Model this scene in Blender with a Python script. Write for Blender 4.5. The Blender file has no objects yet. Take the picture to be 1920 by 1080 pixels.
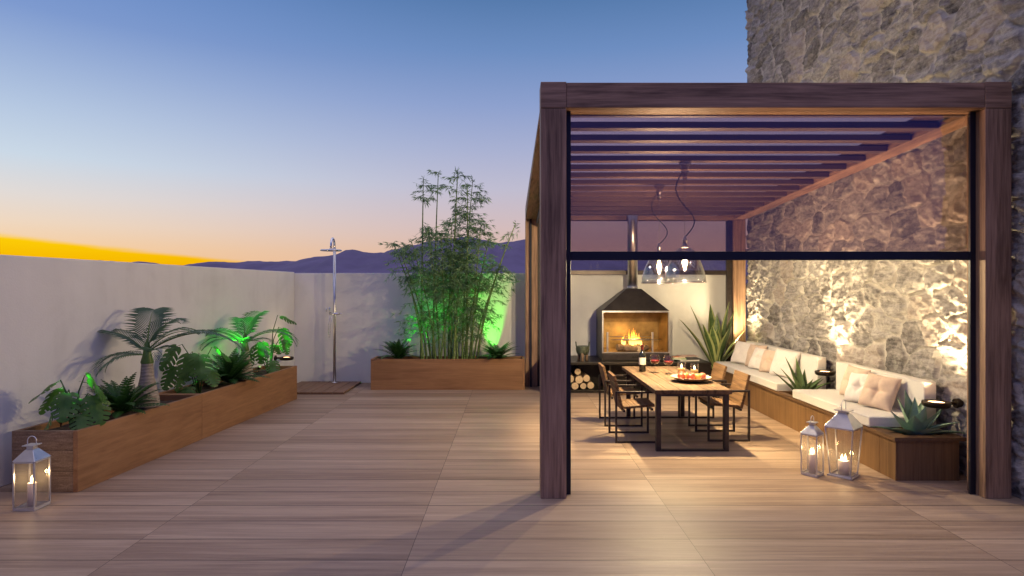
import bpy, bmesh, math, random
import numpy as np
from mathutils import Vector, Matrix, Euler
random.seed(7)
R = math.radians
sc = bpy.context.scene
col = sc.collection
CAMZ, FPX = 2.0, 1150.0

def P(px, py, Y):
    """point of the place seen at photo pixel (px, py) at depth Y"""
    return Vector(((px - 960) / FPX * Y, Y, CAMZ - (py - 540) / FPX * Y))

# ------------------------------------------------------------------ materials
class NT:
    def __init__(s, name):
        s.m = bpy.data.materials.new(name); s.m.use_nodes = True
        s.t = s.m.node_tree; s.p = s.t.nodes['Principled BSDF']; s.out = s.t.nodes['Material Output']
    def n(s, typ, **kw):
        nd = s.t.nodes.new(typ)
        for k, v in kw.items(): setattr(nd, k, v)
        return nd
    def link(s, a, b): s.t.links.new(a, b)
    def val(s, sock, v):
        if isinstance(v, (int, float)): sock.default_value = v
        elif isinstance(v, tuple): sock.default_value = v
        else: s.link(v, sock)
    def math(s, op, a, b=0.0, clamp=False):
        nd = s.n('ShaderNodeMath', operation=op, use_clamp=clamp)
        s.val(nd.inputs[0], a); s.val(nd.inputs[1], b); return nd.outputs[0]
    def mapping(s, vec, scale=(1, 1, 1), loc=(0, 0, 0), rot=(0, 0, 0)):
        nd = s.n('ShaderNodeMapping'); s.link(vec, nd.inputs['Vector'])
        s.val(nd.inputs['Scale'], scale); s.val(nd.inputs['Location'], loc); s.val(nd.inputs['Rotation'], rot)
        return nd.outputs[0]
    def noise(s, vec, scale=1, detail=4, rough=.5, dist=0.0):
        nd = s.n('ShaderNodeTexNoise'); s.link(vec, nd.inputs['Vector'])
        nd.inputs['Scale'].default_value = scale; nd.inputs['Detail'].default_value = detail
        nd.inputs['Roughness'].default_value = rough; nd.inputs['Distortion'].default_value = dist
        return nd.outputs['Fac']
    def ramp(s, fac, stops, interp='LINEAR'):
        nd = s.n('ShaderNodeValToRGB'); cr = nd.color_ramp; cr.interpolation = interp
        while len(cr.elements) < len(stops): cr.elements.new(.5)
        for e, (p, c) in zip(cr.elements, stops):
            e.position = p; e.color = (*c[:3], 1)
        s.val(nd.inputs[0], fac); return nd.outputs[0]
    def mix(s, fac, a, b, blend='MIX'):
        nd = s.n('ShaderNodeMix', data_type='RGBA', blend_type=blend)
        s.val(nd.inputs[0], fac)
        for sock, v in ((nd.inputs[6], a), (nd.inputs[7], b)):
            s.val(sock, (*v[:3], 1.0) if isinstance(v, tuple) else v)
        return nd.outputs[2]
    def bump(s, h, strength=.3, dist=.01):
        nd = s.n('ShaderNodeBump'); s.link(h, nd.inputs['Height'])
        nd.inputs['Strength'].default_value = strength; nd.inputs['Distance'].default_value = dist
        s.link(nd.outputs[0], s.p.inputs['Normal']); return nd
    def obj(s): return s.n('ShaderNodeTexCoord').outputs['Object']
    def rnd(s): return s.n('ShaderNodeObjectInfo').outputs['Random']
    def set(s, **kw):
        nm = dict(color='Base Color', rough='Roughness', metal='Metallic', spec='Specular IOR Level', emit='Emission Color',
                  estr='Emission Strength', ior='IOR', sss='Subsurface Weight', trans='Transmission Weight', coat='Coat Weight')
        for k, v in kw.items():
            if isinstance(v, tuple) and len(v) == 3: v = (*v, 1.0)
            s.val(s.p.inputs[nm[k]], v)

def plain(name, color, rough=.5, metal=0.0, nz=.12, nscale=8, bump=0.0, spec=.5, **kw):
    m = NT(name); v = m.mapping(m.obj(), loc=(3, 1, 2))
    f = m.noise(v, nscale, 5, .6)
    c2 = tuple(min(1, c * (1 + nz)) for c in color); c1 = tuple(c * (1 - nz) for c in color)
    m.set(color=m.ramp(f, [(.3, c1), (.7, c2)]), rough=m.math('ADD', rough - .06, m.math('MULTIPLY', f, .12)), metal=metal, spec=spec, **kw)
    if bump: m.bump(m.noise(v, nscale * 6, 4), bump, .004)
    return m.m

def wood(name, dark, light, axis=0, fine=70, broad=7, rough=.55, bump=.25, contrast=(.3, .72), along=.9, rot=(0, 0, 0), mid=None):
    m = NT(name)
    off = m.n('ShaderNodeVectorMath', operation='ADD')
    m.link(m.obj(), off.inputs[0])
    cb = m.n('ShaderNodeCombineXYZ'); r = m.math('MULTIPLY', m.rnd(), 37.0)
    for i in range(3): m.link(r, cb.inputs[i])
    m.link(cb.outputs[0], off.inputs[1])
    v = off.outputs[0]
    if any(rot): v = m.mapping(v, rot=rot)
    s1 = [fine] * 3; s1[axis] = along * 2.2
    s2 = [broad] * 3; s2[axis] = along * .7
    n1 = m.noise(m.mapping(v, tuple(s1)), 1, 6, .65, .3)
    n2 = m.noise(m.mapping(v, tuple(s2)), 1, 4, .55, 1.2)
    n3 = m.noise(m.mapping(v, (2, 2, 2)), 1, 2)
    f = m.math('ADD', m.math('MULTIPLY', n1, .5), m.math('MULTIPLY', n2, .5))
    f = m.math('ADD', f, m.math('MULTIPLY', m.math('SUBTRACT', n3, .5), .15))
    md = mid or tuple((a + b) / 2 for a, b in zip(dark, light))
    m.set(color=m.ramp(f, [(contrast[0], dark), (.5, md), (contrast[1], light)]), spec=.35,
          rough=m.math('ADD', rough - .1, m.math('MULTIPLY', n1, .2)))
    m.bump(n1, bump, .004)
    return m.m

def schlick(m, f0):
    lw = m.n('ShaderNodeLayerWeight'); lw.inputs[0].default_value = .5
    return m.math('ADD', f0, m.math('MULTIPLY', m.math('POWER', lw.outputs['Facing'], 5.0), 1 - f0))
def thin_glass(name, tint=(1, 1, 1), refl=1.0, rough=.0, ior=1.5):
    m = NT(name); m.t.nodes.remove(m.p)
    tr = m.n('ShaderNodeBsdfTransparent'); tr.inputs[0].default_value = (*tint, 1)
    gl = m.n('ShaderNodeBsdfGlossy'); gl.inputs['Roughness'].default_value = rough; gl.inputs[0].default_value = (1, 1, 1, 1)
    fr = schlick(m, ((ior - 1) / (ior + 1)) ** 2)
    mx = m.n('ShaderNodeMixShader'); m.link(m.math('MULTIPLY', fr, refl, True), mx.inputs[0])
    m.link(tr.outputs[0], mx.inputs[1]); m.link(gl.outputs[0], mx.inputs[2]); m.link(mx.outputs[0], m.out.inputs[0])
    return m.m

def emissive(name, color, strength):
    m = NT(name); m.set(color=(.8, .6, .4), emit=color, estr=strength, rough=.5); return m.m

def leafmat(name, dark, light, rough=.42, transl=.25, scale=9, spec=.4):
    m = NT(name); v = m.obj()
    f = m.noise(v, scale, 4, .6)
    f = m.math('ADD', m.math('MULTIPLY', f, .8), m.math('MULTIPLY', m.rnd(), .25))
    c = m.ramp(f, [(.3, dark), (.75, light)])
    m.set(color=c, rough=rough, spec=spec)
    tl = m.n('ShaderNodeBsdfTranslucent'); m.link(m.mix(.5, c, tuple(min(1, x * 1.6) for x in light)), tl.inputs[0])
    mx = m.n('ShaderNodeMixShader'); mx.inputs[0].default_value = transl
    m.link(m.p.outputs[0], mx.inputs[1]); m.link(tl.outputs[0], mx.inputs[2]); m.link(mx.outputs[0], m.out.inputs[0])
    return m.m

def flamemat(name, zlo, zhi, stops, strength):
    m = NT(name); m.t.nodes.remove(m.p)
    sep = m.n('ShaderNodeSeparateXYZ'); m.link(m.obj(), sep.inputs[0])
    f = m.math('DIVIDE', m.math('SUBTRACT', sep.outputs[2], zlo), zhi - zlo, True)
    c = m.ramp(f, stops)
    em = m.n('ShaderNodeEmission'); m.link(c, em.inputs[0]); em.inputs[1].default_value = strength
    tr = m.n('ShaderNodeBsdfTransparent')
    lw = m.n('ShaderNodeLayerWeight'); lw.inputs[0].default_value = .35
    mx = m.n('ShaderNodeMixShader')
    m.link(m.math('MULTIPLY', lw.outputs['Facing'], .8), mx.inputs[0])
    m.link(em.outputs[0], mx.inputs[1]); m.link(tr.outputs[0], mx.inputs[2]); m.link(mx.outputs[0], m.out.inputs[0])
    return m.m

M = {}
M['post_y'] = wood('post_wood_y', (.105, .058, .036), (.43, .265, .175), 1, 48, 9, .55, .35, (.35, .67))
M['post_x'] = wood('post_wood_x', (.105, .058, .036), (.43, .265, .175), 0, 48, 9, .55, .35, (.35, .67))
M['post_z'] = wood('post_wood_z', (.105, .058, .036), (.43, .265, .175), 2, 48, 9, .55, .35, (.35, .67))
M['slat'] = wood('roof_slat_wood', (.060, .034, .026), (.120, .072, .056), 0, 60, 9)
M['teak_x'] = wood('teak_x', (.17, .080, .036), (.34, .18, .085), 0, 45, 8, .6)
M['teak_y'] = wood('teak_y', (.17, .080, .036), (.34, .18, .085), 1, 45, 8, .6, rot=(0.0, 0, 0))
M['endgrain'] = wood('rough_end_wood', (.11, .068, .040), (.29, .20, .13), 0, 40, 14, .7, .5)
M['bench_z'] = wood('bench_wood_upright', (.085, .042, .017), (.25, .14, .062), 2, 110, 14, .6, .35)
M['bench_y'] = wood('bench_wood_top', (.07, .036, .017), (.18, .10, .048), 1, 70, 10, .55)
M['table'] = wood('weathered_table_wood', (.030, .016, .010), (.20, .122, .068), 1, 40, 7, .75, .8, (.36, .66))
M['chairwood'] = wood('chair_plank_wood', (.045, .022, .012), (.215, .122, .060), 1, 42, 10, .65, .6, (.36, .66))
M['duck'] = wood('duckboard_wood', (.13, .075, .048), (.27, .165, .11), 1, 60, 8, .65)
M['steel_black'] = plain('black_steel', (.030, .024, .020), .42, .55, .3, 5, .08)
M['frame_dark'] = plain('dark_frame_metal', (.045, .036, .036), .4, .6, .25, 12)
M['rail'] = plain('black_blue_aluminium', (.010, .011, .022), .45, .3, .2, 6)
M['chrome'] = plain('polished_steel', (.72, .72, .74), .14, 1.0, .05, 6)
M['brushed'] = plain('brushed_steel', (.60, .59, .58), .30, 1.0, .1, 10)
M['firebox_in'] = plain('firelit_steel_sheet', (.38, .235, .085), .38, .65, .45, 3.0, .1)  # rust-brown steel, with the fire's golden glow put into its colour
M['bronze'] = plain('green_bronze', (.10, .12, .085), .55, .5, .4, 22, .3)
M['bronze_leg'] = plain('brown_clay_legs', (.20, .13, .085), .7, 0, .3, 22, .3)
M['lamp_black'] = plain('bronze_black_lamp_metal', (.030, .020, .015), .45, .7, .3, 14)
M['lantern'] = plain('galvanised_lantern_metal', (.62, .62, .66), .32, .75, .1, 14)
M['lantern_roof'] = plain('galvanised_lantern_roof', (.58, .59, .64), .30, .85, .1, 9)
M['wax'] = plain('pale_pink_wax', (.80, .66, .62), .5, 0, .05, 6, sss=.0)
M['amber_wax'] = plain('amber_wax', (.50, .27, .10), .45, 0, .1, 6)
M['wick'] = plain('burnt_wick', (.02, .016, .012), .9)
M['soil'] = plain('dark_bark_soil', (.042, .027, .020), .95, 0, .7, 40, .9)
M['glass'] = thin_glass('clear_glass', (.93, .94, .95), 1.0)
def dusty_glass(name, tint, dust):
    m = NT(name); m.t.nodes.remove(m.p)
    tr = m.n('ShaderNodeBsdfTransparent'); tr.inputs[0].default_value = (*tint, 1)
    gl = m.n('ShaderNodeBsdfGlossy'); gl.inputs['Roughness'].default_value = .05
    df = m.n('ShaderNodeBsdfTranslucent'); df.inputs[0].default_value = (.8, .76, .72, 1)
    d2 = m.n('ShaderNodeBsdfDiffuse'); d2.inputs[0].default_value = (.8, .76, .72, 1)
    a = m.n('ShaderNodeMixShader'); m.link(schlick(m, .035), a.inputs[0]); m.link(tr.outputs[0], a.inputs[1]); m.link(gl.outputs[0], a.inputs[2])
    b = m.n('ShaderNodeMixShader'); b.inputs[0].default_value = .5; m.link(df.outputs[0], b.inputs[1]); m.link(d2.outputs[0], b.inputs[2])
    c = m.n('ShaderNodeMixShader'); c.inputs[0].default_value = dust; m.link(a.outputs[0], c.inputs[1]); m.link(b.outputs[0], c.inputs[2])
    m.link(c.outputs[0], m.out.inputs[0]); return m.m
M['dome_glass'] = thin_glass('smoky_dome_glass', (.80, .82, .86), 1.6, .02, 1.6)
M['lantern_glass'] = dusty_glass('lantern_glass', (.97, .96, .95), .05)

M['screen'] = thin_glass('tinted_screen_film', (.68, .60, .595), 2.0, .0, 1.5)
M['rear_screen'] = thin_glass('rear_screen_film', (.86, .84, .86), .8, .0, 1.45)
M['cork'] = plain('red_capsule', (.22, .03, .025), .35)
M['bottle'] = plain('dark_bottle_glass', (.012, .014, .012), .08, 0, .1, 5, spec=.8)
M['paper'] = plain('cream_paper', (.78, .74, .66), .7, 0, .04)
M['wine'] = plain('red_wine', (.16, .012, .016), .08, 0, .1, 4, spec=.7)
M['plate'] = plain('glazed_brown_plate', (.26, .17, .11), .3, 0, .2, 12)
M['plate_in'] = plain('beige_plate', (.52, .42, .33), .35, 0, .1, 12)
M['bark'] = plain('firewood_bark', (.20, .13, .085), .9, 0, .5, 14, .6)
M['logend'] = plain('cut_log_end', (.62, .46, .28), .8, 0, .15, 25, .2)
M['fabric'] = plain('off_white_fabric', (.67, .65, .62), .9, 0, .035, 30, .12, spec=.15)
M['pillow_white'] = plain('white_linen', (.72, .67, .64), .92, 0, .04, 30, .15, spec=.1)
M['pillow_beige'] = plain('beige_linen', (.62, .48, .39), .92, 0, .05, 30, .15, spec=.1)
M['black_plastic'] = plain('black_cord', (.012, .012, .018), .5)
M['wire'] = plain('steel_wire', (.20, .19, .2), .4, .8)
M['cap_glass'] = thin_glass('glass_ceiling_cap', (.66, .60, .62), 3.0, .05)
M['bulb_glass'] = thin_glass('bulb_glass', (.97, .93, .86), .9)
M['filament'] = emissive('filament', (1.0, .66, .28), 28)
M['lamp_glow'] = emissive('lamp_disc_glow', (1.0, .55, .26), 9)
M['green_glow'] = emissive('green_lens', (.05, .5, .05), .6)
M['flame'] = flamemat('candle_flame', 0, .06, [(0, (1, .55, .15)), (.4, (1, .82, .42)), (1, (1, .72, .3))], 14)
M['fire'] = flamemat('fire_flames', 0, .42, [(0, (1, .62, .16)), (.35, (1, .42, .05)), (1, (1, .20, .015))], 3.4)
M['book_green'] = plain('green_cover', (.12, .38, .03), .4)
M['book_orange'] = plain('orange_cover', (.62, .20, .05), .4)
M['book_black'] = plain('black_cover', (.02, .018, .02), .4)
M['book_pink'] = plain('patterned_pale_cover', (.50, .30, .25), .4, 0, .6, 18)
M['palm_leaf'] = leafmat('palm_leaflets', (.030, .075, .040), (.105, .19, .11), .36, .4)
M['palm_shaft'] = leafmat('palm_crownshaft', (.05, .11, .02), (.13, .22, .05), .4, .05)
M['monstera'] = leafmat('monstera_leaf', (.034, .098, .022), (.10, .22, .05), .34, .42)
M['fern'] = leafmat('fern_leaf', (.012, .048, .010), (.042, .125, .026), .4, .2)
M['bamboo_leaf'] = leafmat('bamboo_leaf', (.070, .14, .068), (.21, .34, .17), .38, .4, 3)
M['culm'] = leafmat('bamboo_culm', (.07, .13, .03), (.16, .24, .07), .35, .05, 5)
M['agave'] = leafmat('agave_leaf', (.19, .31, .21), (.34, .48, .34), .5, .1, 6)
M['agave_far'] = leafmat('agave_yellow_leaf', (.08, .14, .05), (.18, .26, .10), .5, .1, 6)
M['stem'] = plain('green_stem', (.05, .10, .03), .5)

def mk_trunk():
    m = NT('ringed_palm_trunk'); v = m.obj()
    sep = m.n('ShaderNodeSeparateXYZ'); m.link(v, sep.inputs[0])
    n = m.noise(m.mapping(v, (14, 14, 60)), 1, 4); big = m.noise(v, 5, 4)
    w = m.math('SINE', m.math('ADD', m.math('MULTIPLY', sep.outputs[2], 150), m.math('MULTIPLY', big, 5)))
    f = m.math('ADD', m.math('MULTIPLY', n, .6), m.math('MULTIPLY', big, .4))
    f = m.math('ADD', f, m.math('MULTIPLY', w, .05))
    m.set(color=m.ramp(f, [(.3, (.16, .13, .105)), (.5, (.30, .255, .21)), (.75, (.46, .41, .36))]), rough=.8)
    m.bump(m.math('ADD', f, m.math('MULTIPLY', w, .1)), .5, .01); return m.m
M['palm_trunk'] = mk_trunk()

def mk_snake():
    m = NT('yellow_edged_leaf'); at = m.n('ShaderNodeAttribute', attribute_name='edge'); v = m.obj()
    n = m.noise(m.mapping(v, (4, 4, 25)), 1, 4)
    g = m.ramp(n, [(.3, (.035, .075, .022)), (.7, (.10, .16, .05))])
    e = m.math('GREATER_THAN', at.outputs['Fac'], .62)
    m.set(color=m.mix(e, g, (.36, .40, .15)), rough=.4); return m.m
M['snake'] = mk_snake()

def mk_white_wall():
    m = NT('white_plaster'); v = m.obj()
    a = m.noise(v, 1.3, 5, .6, .6); b = m.noise(v, 45, 5, .65); c = m.noise(m.mapping(v, (3, 3, .5)), 1, 4)
    f = m.math('ADD', m.math('MULTIPLY', a, .6), m.math('MULTIPLY', c, .4))
    m.set(color=m.ramp(f, [(.3, (.58, .57, .56)), (.48, (.67, .66, .65)), (.65, (.71, .70, .69))]), rough=.85, spec=.2)
    m.bump(m.math('ADD', b, m.math('MULTIPLY', a, 1.5)), .35, .006); return m.m
M['plaster'] = mk_white_wall()

def mk_stone():
    m = NT('rubble_stone'); v = m.obj()
    rn = m.n('ShaderNodeAttribute', attribute_name='stone_tone').outputs['Fac']
    mo = m.n('ShaderNodeAttribute', attribute_name='mortar').outputs['Fac']
    off = m.n('ShaderNodeVectorMath', operation='ADD'); cb = m.n('ShaderNodeCombineXYZ')
    for i in range(3): m.link(m.math('MULTIPLY', rn, 23.0 + i), cb.inputs[i])
    m.link(v, off.inputs[0]); m.link(cb.outputs[0], off.inputs[1])
    a = m.noise(v, 4.5, 7, .62, .5); b = m.noise(v, 20, 7, .68, .3); fine = m.noise(v, 75, 4, .7)
    lay = m.noise(m.mapping(off.outputs[0], (5, 3.2, 17), rot=(.25, 0, 0)), 1, 6, .7, .7)
    f = m.math('ADD', m.math('MULTIPLY', rn, .30), m.math('MULTIPLY', m.math('SUBTRACT', a, .5), .55))
    f = m.math('ADD', f, m.math('MULTIPLY', m.math('SUBTRACT', lay, .5), .95))
    f = m.math('ADD', f, m.math('MULTIPLY', m.math('SUBTRACT', b, .5), .55))
    f = m.math('ADD', f, .37)
    st = m.ramp(f, [(.18, (.068, .063, .064)), (.34, (.165, .153, .153)), (.50, (.29, .270, .266)), (.68, (.44, .413, .40)), (.88, (.57, .535, .515))])
    warm = m.mix(m.math('MULTIPLY', m.math('GREATER_THAN', rn, .82), .22), st, (.36, .24, .17))
    mc = m.ramp(m.math('ADD', m.math('MULTIPLY', b, .6), m.math('MULTIPLY', a, .4)), [(.3, (.47, .435, .405)), (.66, (.71, .665, .62))])
    mk = m.math('MULTIPLY', m.math('ADD', mo, m.math('MULTIPLY', m.math('SUBTRACT', b, .5), .35), True), .92)
    m.set(color=m.mix(mk, warm, mc), rough=.92, spec=.15)
    h = m.math('ADD', m.math('MULTIPLY', b, .5), m.math('ADD', m.math('MULTIPLY', fine, .2), m.math('MULTIPLY', lay, .55)))
    m.bump(h, .9, .035); return m.m
M['stone'] = mk_stone()

def mk_floor():
    m = NT('wood_look_tiles'); v = m.obj()
    sep = m.n('ShaderNodeSeparateXYZ'); m.link(v, sep.inputs[0]); X, Y = sep.outputs[0], sep.outputs[1]
    cx = m.math('DIVIDE', m.math('SUBTRACT', X, 1.41 - 21.8), 2.18); ry = m.math('DIVIDE', m.math('SUBTRACT', Y, 6.02 - 37.8), .378)
    ci, ri = m.math('FLOOR', cx), m.math('FLOOR', ry); cf, rf = m.math('FRACT', cx), m.math('FRACT', ry)
    cb = m.n('ShaderNodeCombineXYZ'); m.link(ci, cb.inputs[0]); m.link(ri, cb.inputs[1])
    wn = m.n('ShaderNodeTexWhiteNoise', noise_dimensions='2D'); m.link(cb.outputs[0], wn.inputs['Vector'])
    rnd = wn.outputs['Value']; wcol = wn.outputs['Color']
    # boards printed inside each tile: three uneven strips
    sb = m.math('FLOOR', m.math('MULTIPLY', m.math('POWER', rf, m.math('ADD', .75, m.math('MULTIPLY', rnd, .6))), 3.0))
    cb2 = m.n('ShaderNodeCombineXYZ'); m.link(m.math('ADD', ci, m.math('MULTIPLY', sb, 17.3)), cb2.inputs[0]); m.link(ri, cb2.inputs[1])
    wn2 = m.n('ShaderNodeTexWhiteNoise', noise_dimensions='2D'); m.link(cb2.outputs[0], wn2.inputs['Vector']); r2 = wn2.outputs['Value']
    cv = m.n('ShaderNodeCombineXYZ')
    m.link(m.math('ADD', X, m.math('MULTIPLY', rnd, 31.0)), cv.inputs[0]); m.link(m.math('ADD', Y, m.math('MULTIPLY', r2, 17.0)), cv.inputs[1])
    g1 = m.noise(m.mapping(cv.outputs[0], (2.0, 52, 1)), 1, 7, .78, .5)
    g2 = m.noise(m.mapping(cv.outputs[0], (.55, 13, 1)), 1, 5, .6, 1.0)
    g3 = m.noise(m.mapping(cv.outputs[0], (.35, 4.5, 1)), 1, 3, .5, .6)
    f = m.math('ADD', m.math('ADD', m.math('MULTIPLY', g1, .36), m.math('MULTIPLY', g2, .40)), m.math('MULTIPLY', g3, .24))
    f = m.math('ADD', f, m.math('MULTIPLY', m.math('SUBTRACT', r2, .5), .10))
    f = m.math('ADD', f, m.math('MULTIPLY', m.math('SUBTRACT', rnd, .5), .07))
    c = m.ramp(f, [(.28, (.130, .082, .058)), (.41, (.226, .154, .110)), (.54, (.318, .229, .166)), (.70, (.46, .342, .248))])
    c = m.mix(m.math('MULTIPLY', rnd, .10), c, (.30, .25, .23))
    lx = m.math('LESS_THAN', m.math('MINIMUM', cf, m.math('SUBTRACT', 1.0, cf)), .0010)
    ly = m.math('LESS_THAN', m.math('MINIMUM', rf, m.math('SUBTRACT', 1.0, rf)), .0140)
    ln = m.math('MAXIMUM', lx, ly)
    m.set(color=m.mix(m.math('MULTIPLY', ln, .92), c, (.04, .028, .024)), spec=.28,
          rough=m.math('ADD', .41, m.math('MULTIPLY', g2, .2)))
    m.bump(m.math('SUBTRACT', m.math('MULTIPLY', g1, .35), ln), .16, .004); return m.m
M['floor'] = mk_floor()
M['ground'] = plain('dry_plain', (.09, .085, .075), .95, 0, .3, .02)
M['mountain'] = plain('hazy_mountain', (.125, .100, .185), .95, 0, .25, .004)  # purple of the distance haze put into the base colour

# ------------------------------------------------------------------ mesh helpers
class MB:
    def __init__(s): s.v = []; s.f = []; s.mi = []; s.sm = []
    def add(s, vs, fs, mi=0, smooth=False):
        o = len(s.v); s.v += [tuple(v) for v in vs]
        for f in fs: s.f.append(tuple(i + o for i in f)); s.mi.append(mi); s.sm.append(smooth)
        return s
    def box(s, x0, x1, y0, y1, z0, z1, mi=0, mat=None):
        vs = [Vector((x, y, z)) for x in (x0, x1) for y in (y0, y1) for z in (z0, z1)]
        if mat: vs = [mat @ v for v in vs]
        return s.add(vs, [(0, 1, 3, 2), (4, 6, 7, 5), (0, 4, 5, 1), (2, 3, 7, 6), (0, 2, 6, 4), (1, 5, 7, 3)], mi)
    def hexa(s, pts, mi=0):
        """8 points in the order of box(): x, y, z nested"""
        return s.add(pts, [(0, 1, 3, 2), (4, 6, 7, 5), (0, 4, 5, 1), (2, 3, 7, 6), (0, 2, 6, 4), (1, 5, 7, 3)], mi)
    def bar(s, a, b, w, h=None, mi=0, up=Vector((0, 0, 1))):
        a, b = Vector(a), Vector(b); d = (b - a).normalized(); h = h or w
        if abs(d.dot(up)) > .99: up = Vector((0, 1, 0))
        u = d.cross(up).normalized(); n = u.cross(d)
        pts = [p + u * sx * w / 2 + n * sz * h / 2 for p in (a, b) for sx in (-1, 1) for sz in (-1, 1)]
        return s.hexa(pts, mi)
    def tube(s, pts, r, n=8, mi=0, cap=True, smooth=True):
        pts = [Vector(p) for p in pts]; k = len(pts); rs = r if isinstance(r, (list, tuple)) else [r] * k
        vs, fs = [], []; pu = None
        for i, p in enumerate(pts):
            d = (pts[min(i + 1, k - 1)] - pts[max(i - 1, 0)]).normalized()
            if pu is None:
                pu = d.cross(Vector((0, 0, 1)))
                if pu.length < 1e-3: pu = Vector((1, 0, 0))
            pu = (pu - d * pu.dot(d)).normalized(); w = d.cross(pu)
            for j in range(n):
                a = 2 * math.pi * j / n; vs.append(p + (pu * math.cos(a) + w * math.sin(a)) * rs[i])
        for i in range(k - 1):
            for j in range(n):
                fs.append((i * n + j, i * n + (j + 1) % n, (i + 1) * n + (j + 1) % n, (i + 1) * n + j))
        s.add(vs, fs, mi, smooth)
        if cap:
            o = len(s.v) - k * n
            s.f.append(tuple(o + j for j in reversed(range(n)))); s.mi.append(mi); s.sm.append(False)
            s.f.append(tuple(o + (k - 1) * n + j for j in range(n))); s.mi.append(mi); s.sm.append(False)
        return s
    def lathe(s, prof, n=24, c=(0, 0, 0), mi=0, smooth=True, close=False):
        vs, fs = [], []; k = len(prof)
        for (r, z) in prof:
            for j in range(n):
                a = 2 * math.pi * j / n; vs.append((c[0] + r * math.cos(a), c[1] + r * math.sin(a), c[2] + z))
        for i in range(k - 1):
            for j in range(n):
                fs.append((i * n + j, i * n + (j + 1) % n, (i + 1) * n + (j + 1) % n, (i + 1) * n + j))
        if close:
            for j in range(n): fs.append(((k - 1) * n + j, (k - 1) * n + (j + 1) % n, (j + 1) % n, j))
        return s.add(vs, fs, mi, smooth)
    def build(s, name, mats, parent=None, bevel=0.0, label=None, kind=None, solid=0.0):
        me = bpy.data.meshes.new(name); me.from_pydata(s.v, [], s.f); me.update()
        mats = mats if isinstance(mats, (list, tuple)) else [mats]
        for m in mats: me.materials.append(m)
        me.polygons.foreach_set('material_index', s.mi); me.polygons.foreach_set('use_smooth', s.sm)
        o = bpy.data.objects.new(name, me); col.objects.link(o)
        if parent: o.parent = parent
        if label: o['label'] = label
        if kind: o['kind'] = kind
        if bevel:
            b = o.modifiers.new('bevel', 'BEVEL'); b.width = bevel; b.segments = 2; b.limit_method = 'ANGLE'; b.angle_limit = R(40)
        if solid:
            b = o.modifiers.new('solid', 'SOLIDIFY'); b.thickness = solid; b.offset = 0
        return o

def tag(o, label, cat, group=None):
    o['label'] = label; o['category'] = cat
    if group: o['group'] = group
    return o
def thing(name, label, cat, loc=(0, 0, 0), rz=0.0, group=None):
    o = bpy.data.objects.new(name, None); o.empty_display_size = .1; col.objects.link(o)
    o.location = loc; o.rotation_euler = (0, 0, rz); return tag(o, label, cat, group)
def dup(o, loc=None, rz=None, label=None, parent=None, scale=None):
    c = o.copy(); col.objects.link(c)
    if parent is not None: c.parent = parent
    if loc is not None: c.location = loc
    if rz is not None: c.rotation_euler = (0, 0, rz)
    if scale is not None: c.scale = (scale,) * 3
    if label: c['label'] = label
    for ch in [x for x in col.objects if x.parent == o]: dup(ch, parent=c)
    return c
def light(name, typ, loc, energy, color, parent=None, **kw):
    l = bpy.data.lights.new(name, typ); l.energy = energy; l.color = color
    for k, v in kw.items():
        if k not in ('target',): setattr(l, k, v)
    o = bpy.data.objects.new(name, l); col.objects.link(o); o.location = loc
    if 'target' in kw: o.rotation_euler = (Vector(kw['target']) - Vector(loc)).to_track_quat('-Z', 'Y').to_euler()
    if parent: o.parent = parent
    return o
WARM = (1.0, .77, .42)

# ------------------------------------------------------------------ camera, world
cam = bpy.data.cameras.new('camera'); cam.sensor_width = 36; cam.lens = FPX / 1920 * 36; cam.clip_end = 60000; cam.clip_start = .05
co = bpy.data.objects.new('camera', cam); col.objects.link(co); co.location = (0, 0, CAMZ); co.rotation_euler = (R(90), 0, 0)
sc.camera = co
sc.view_settings.view_transform = 'Standard'; sc.view_settings.look = 'None'; sc.view_settings.exposure = 0; sc.view_settings.gamma = 1

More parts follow.
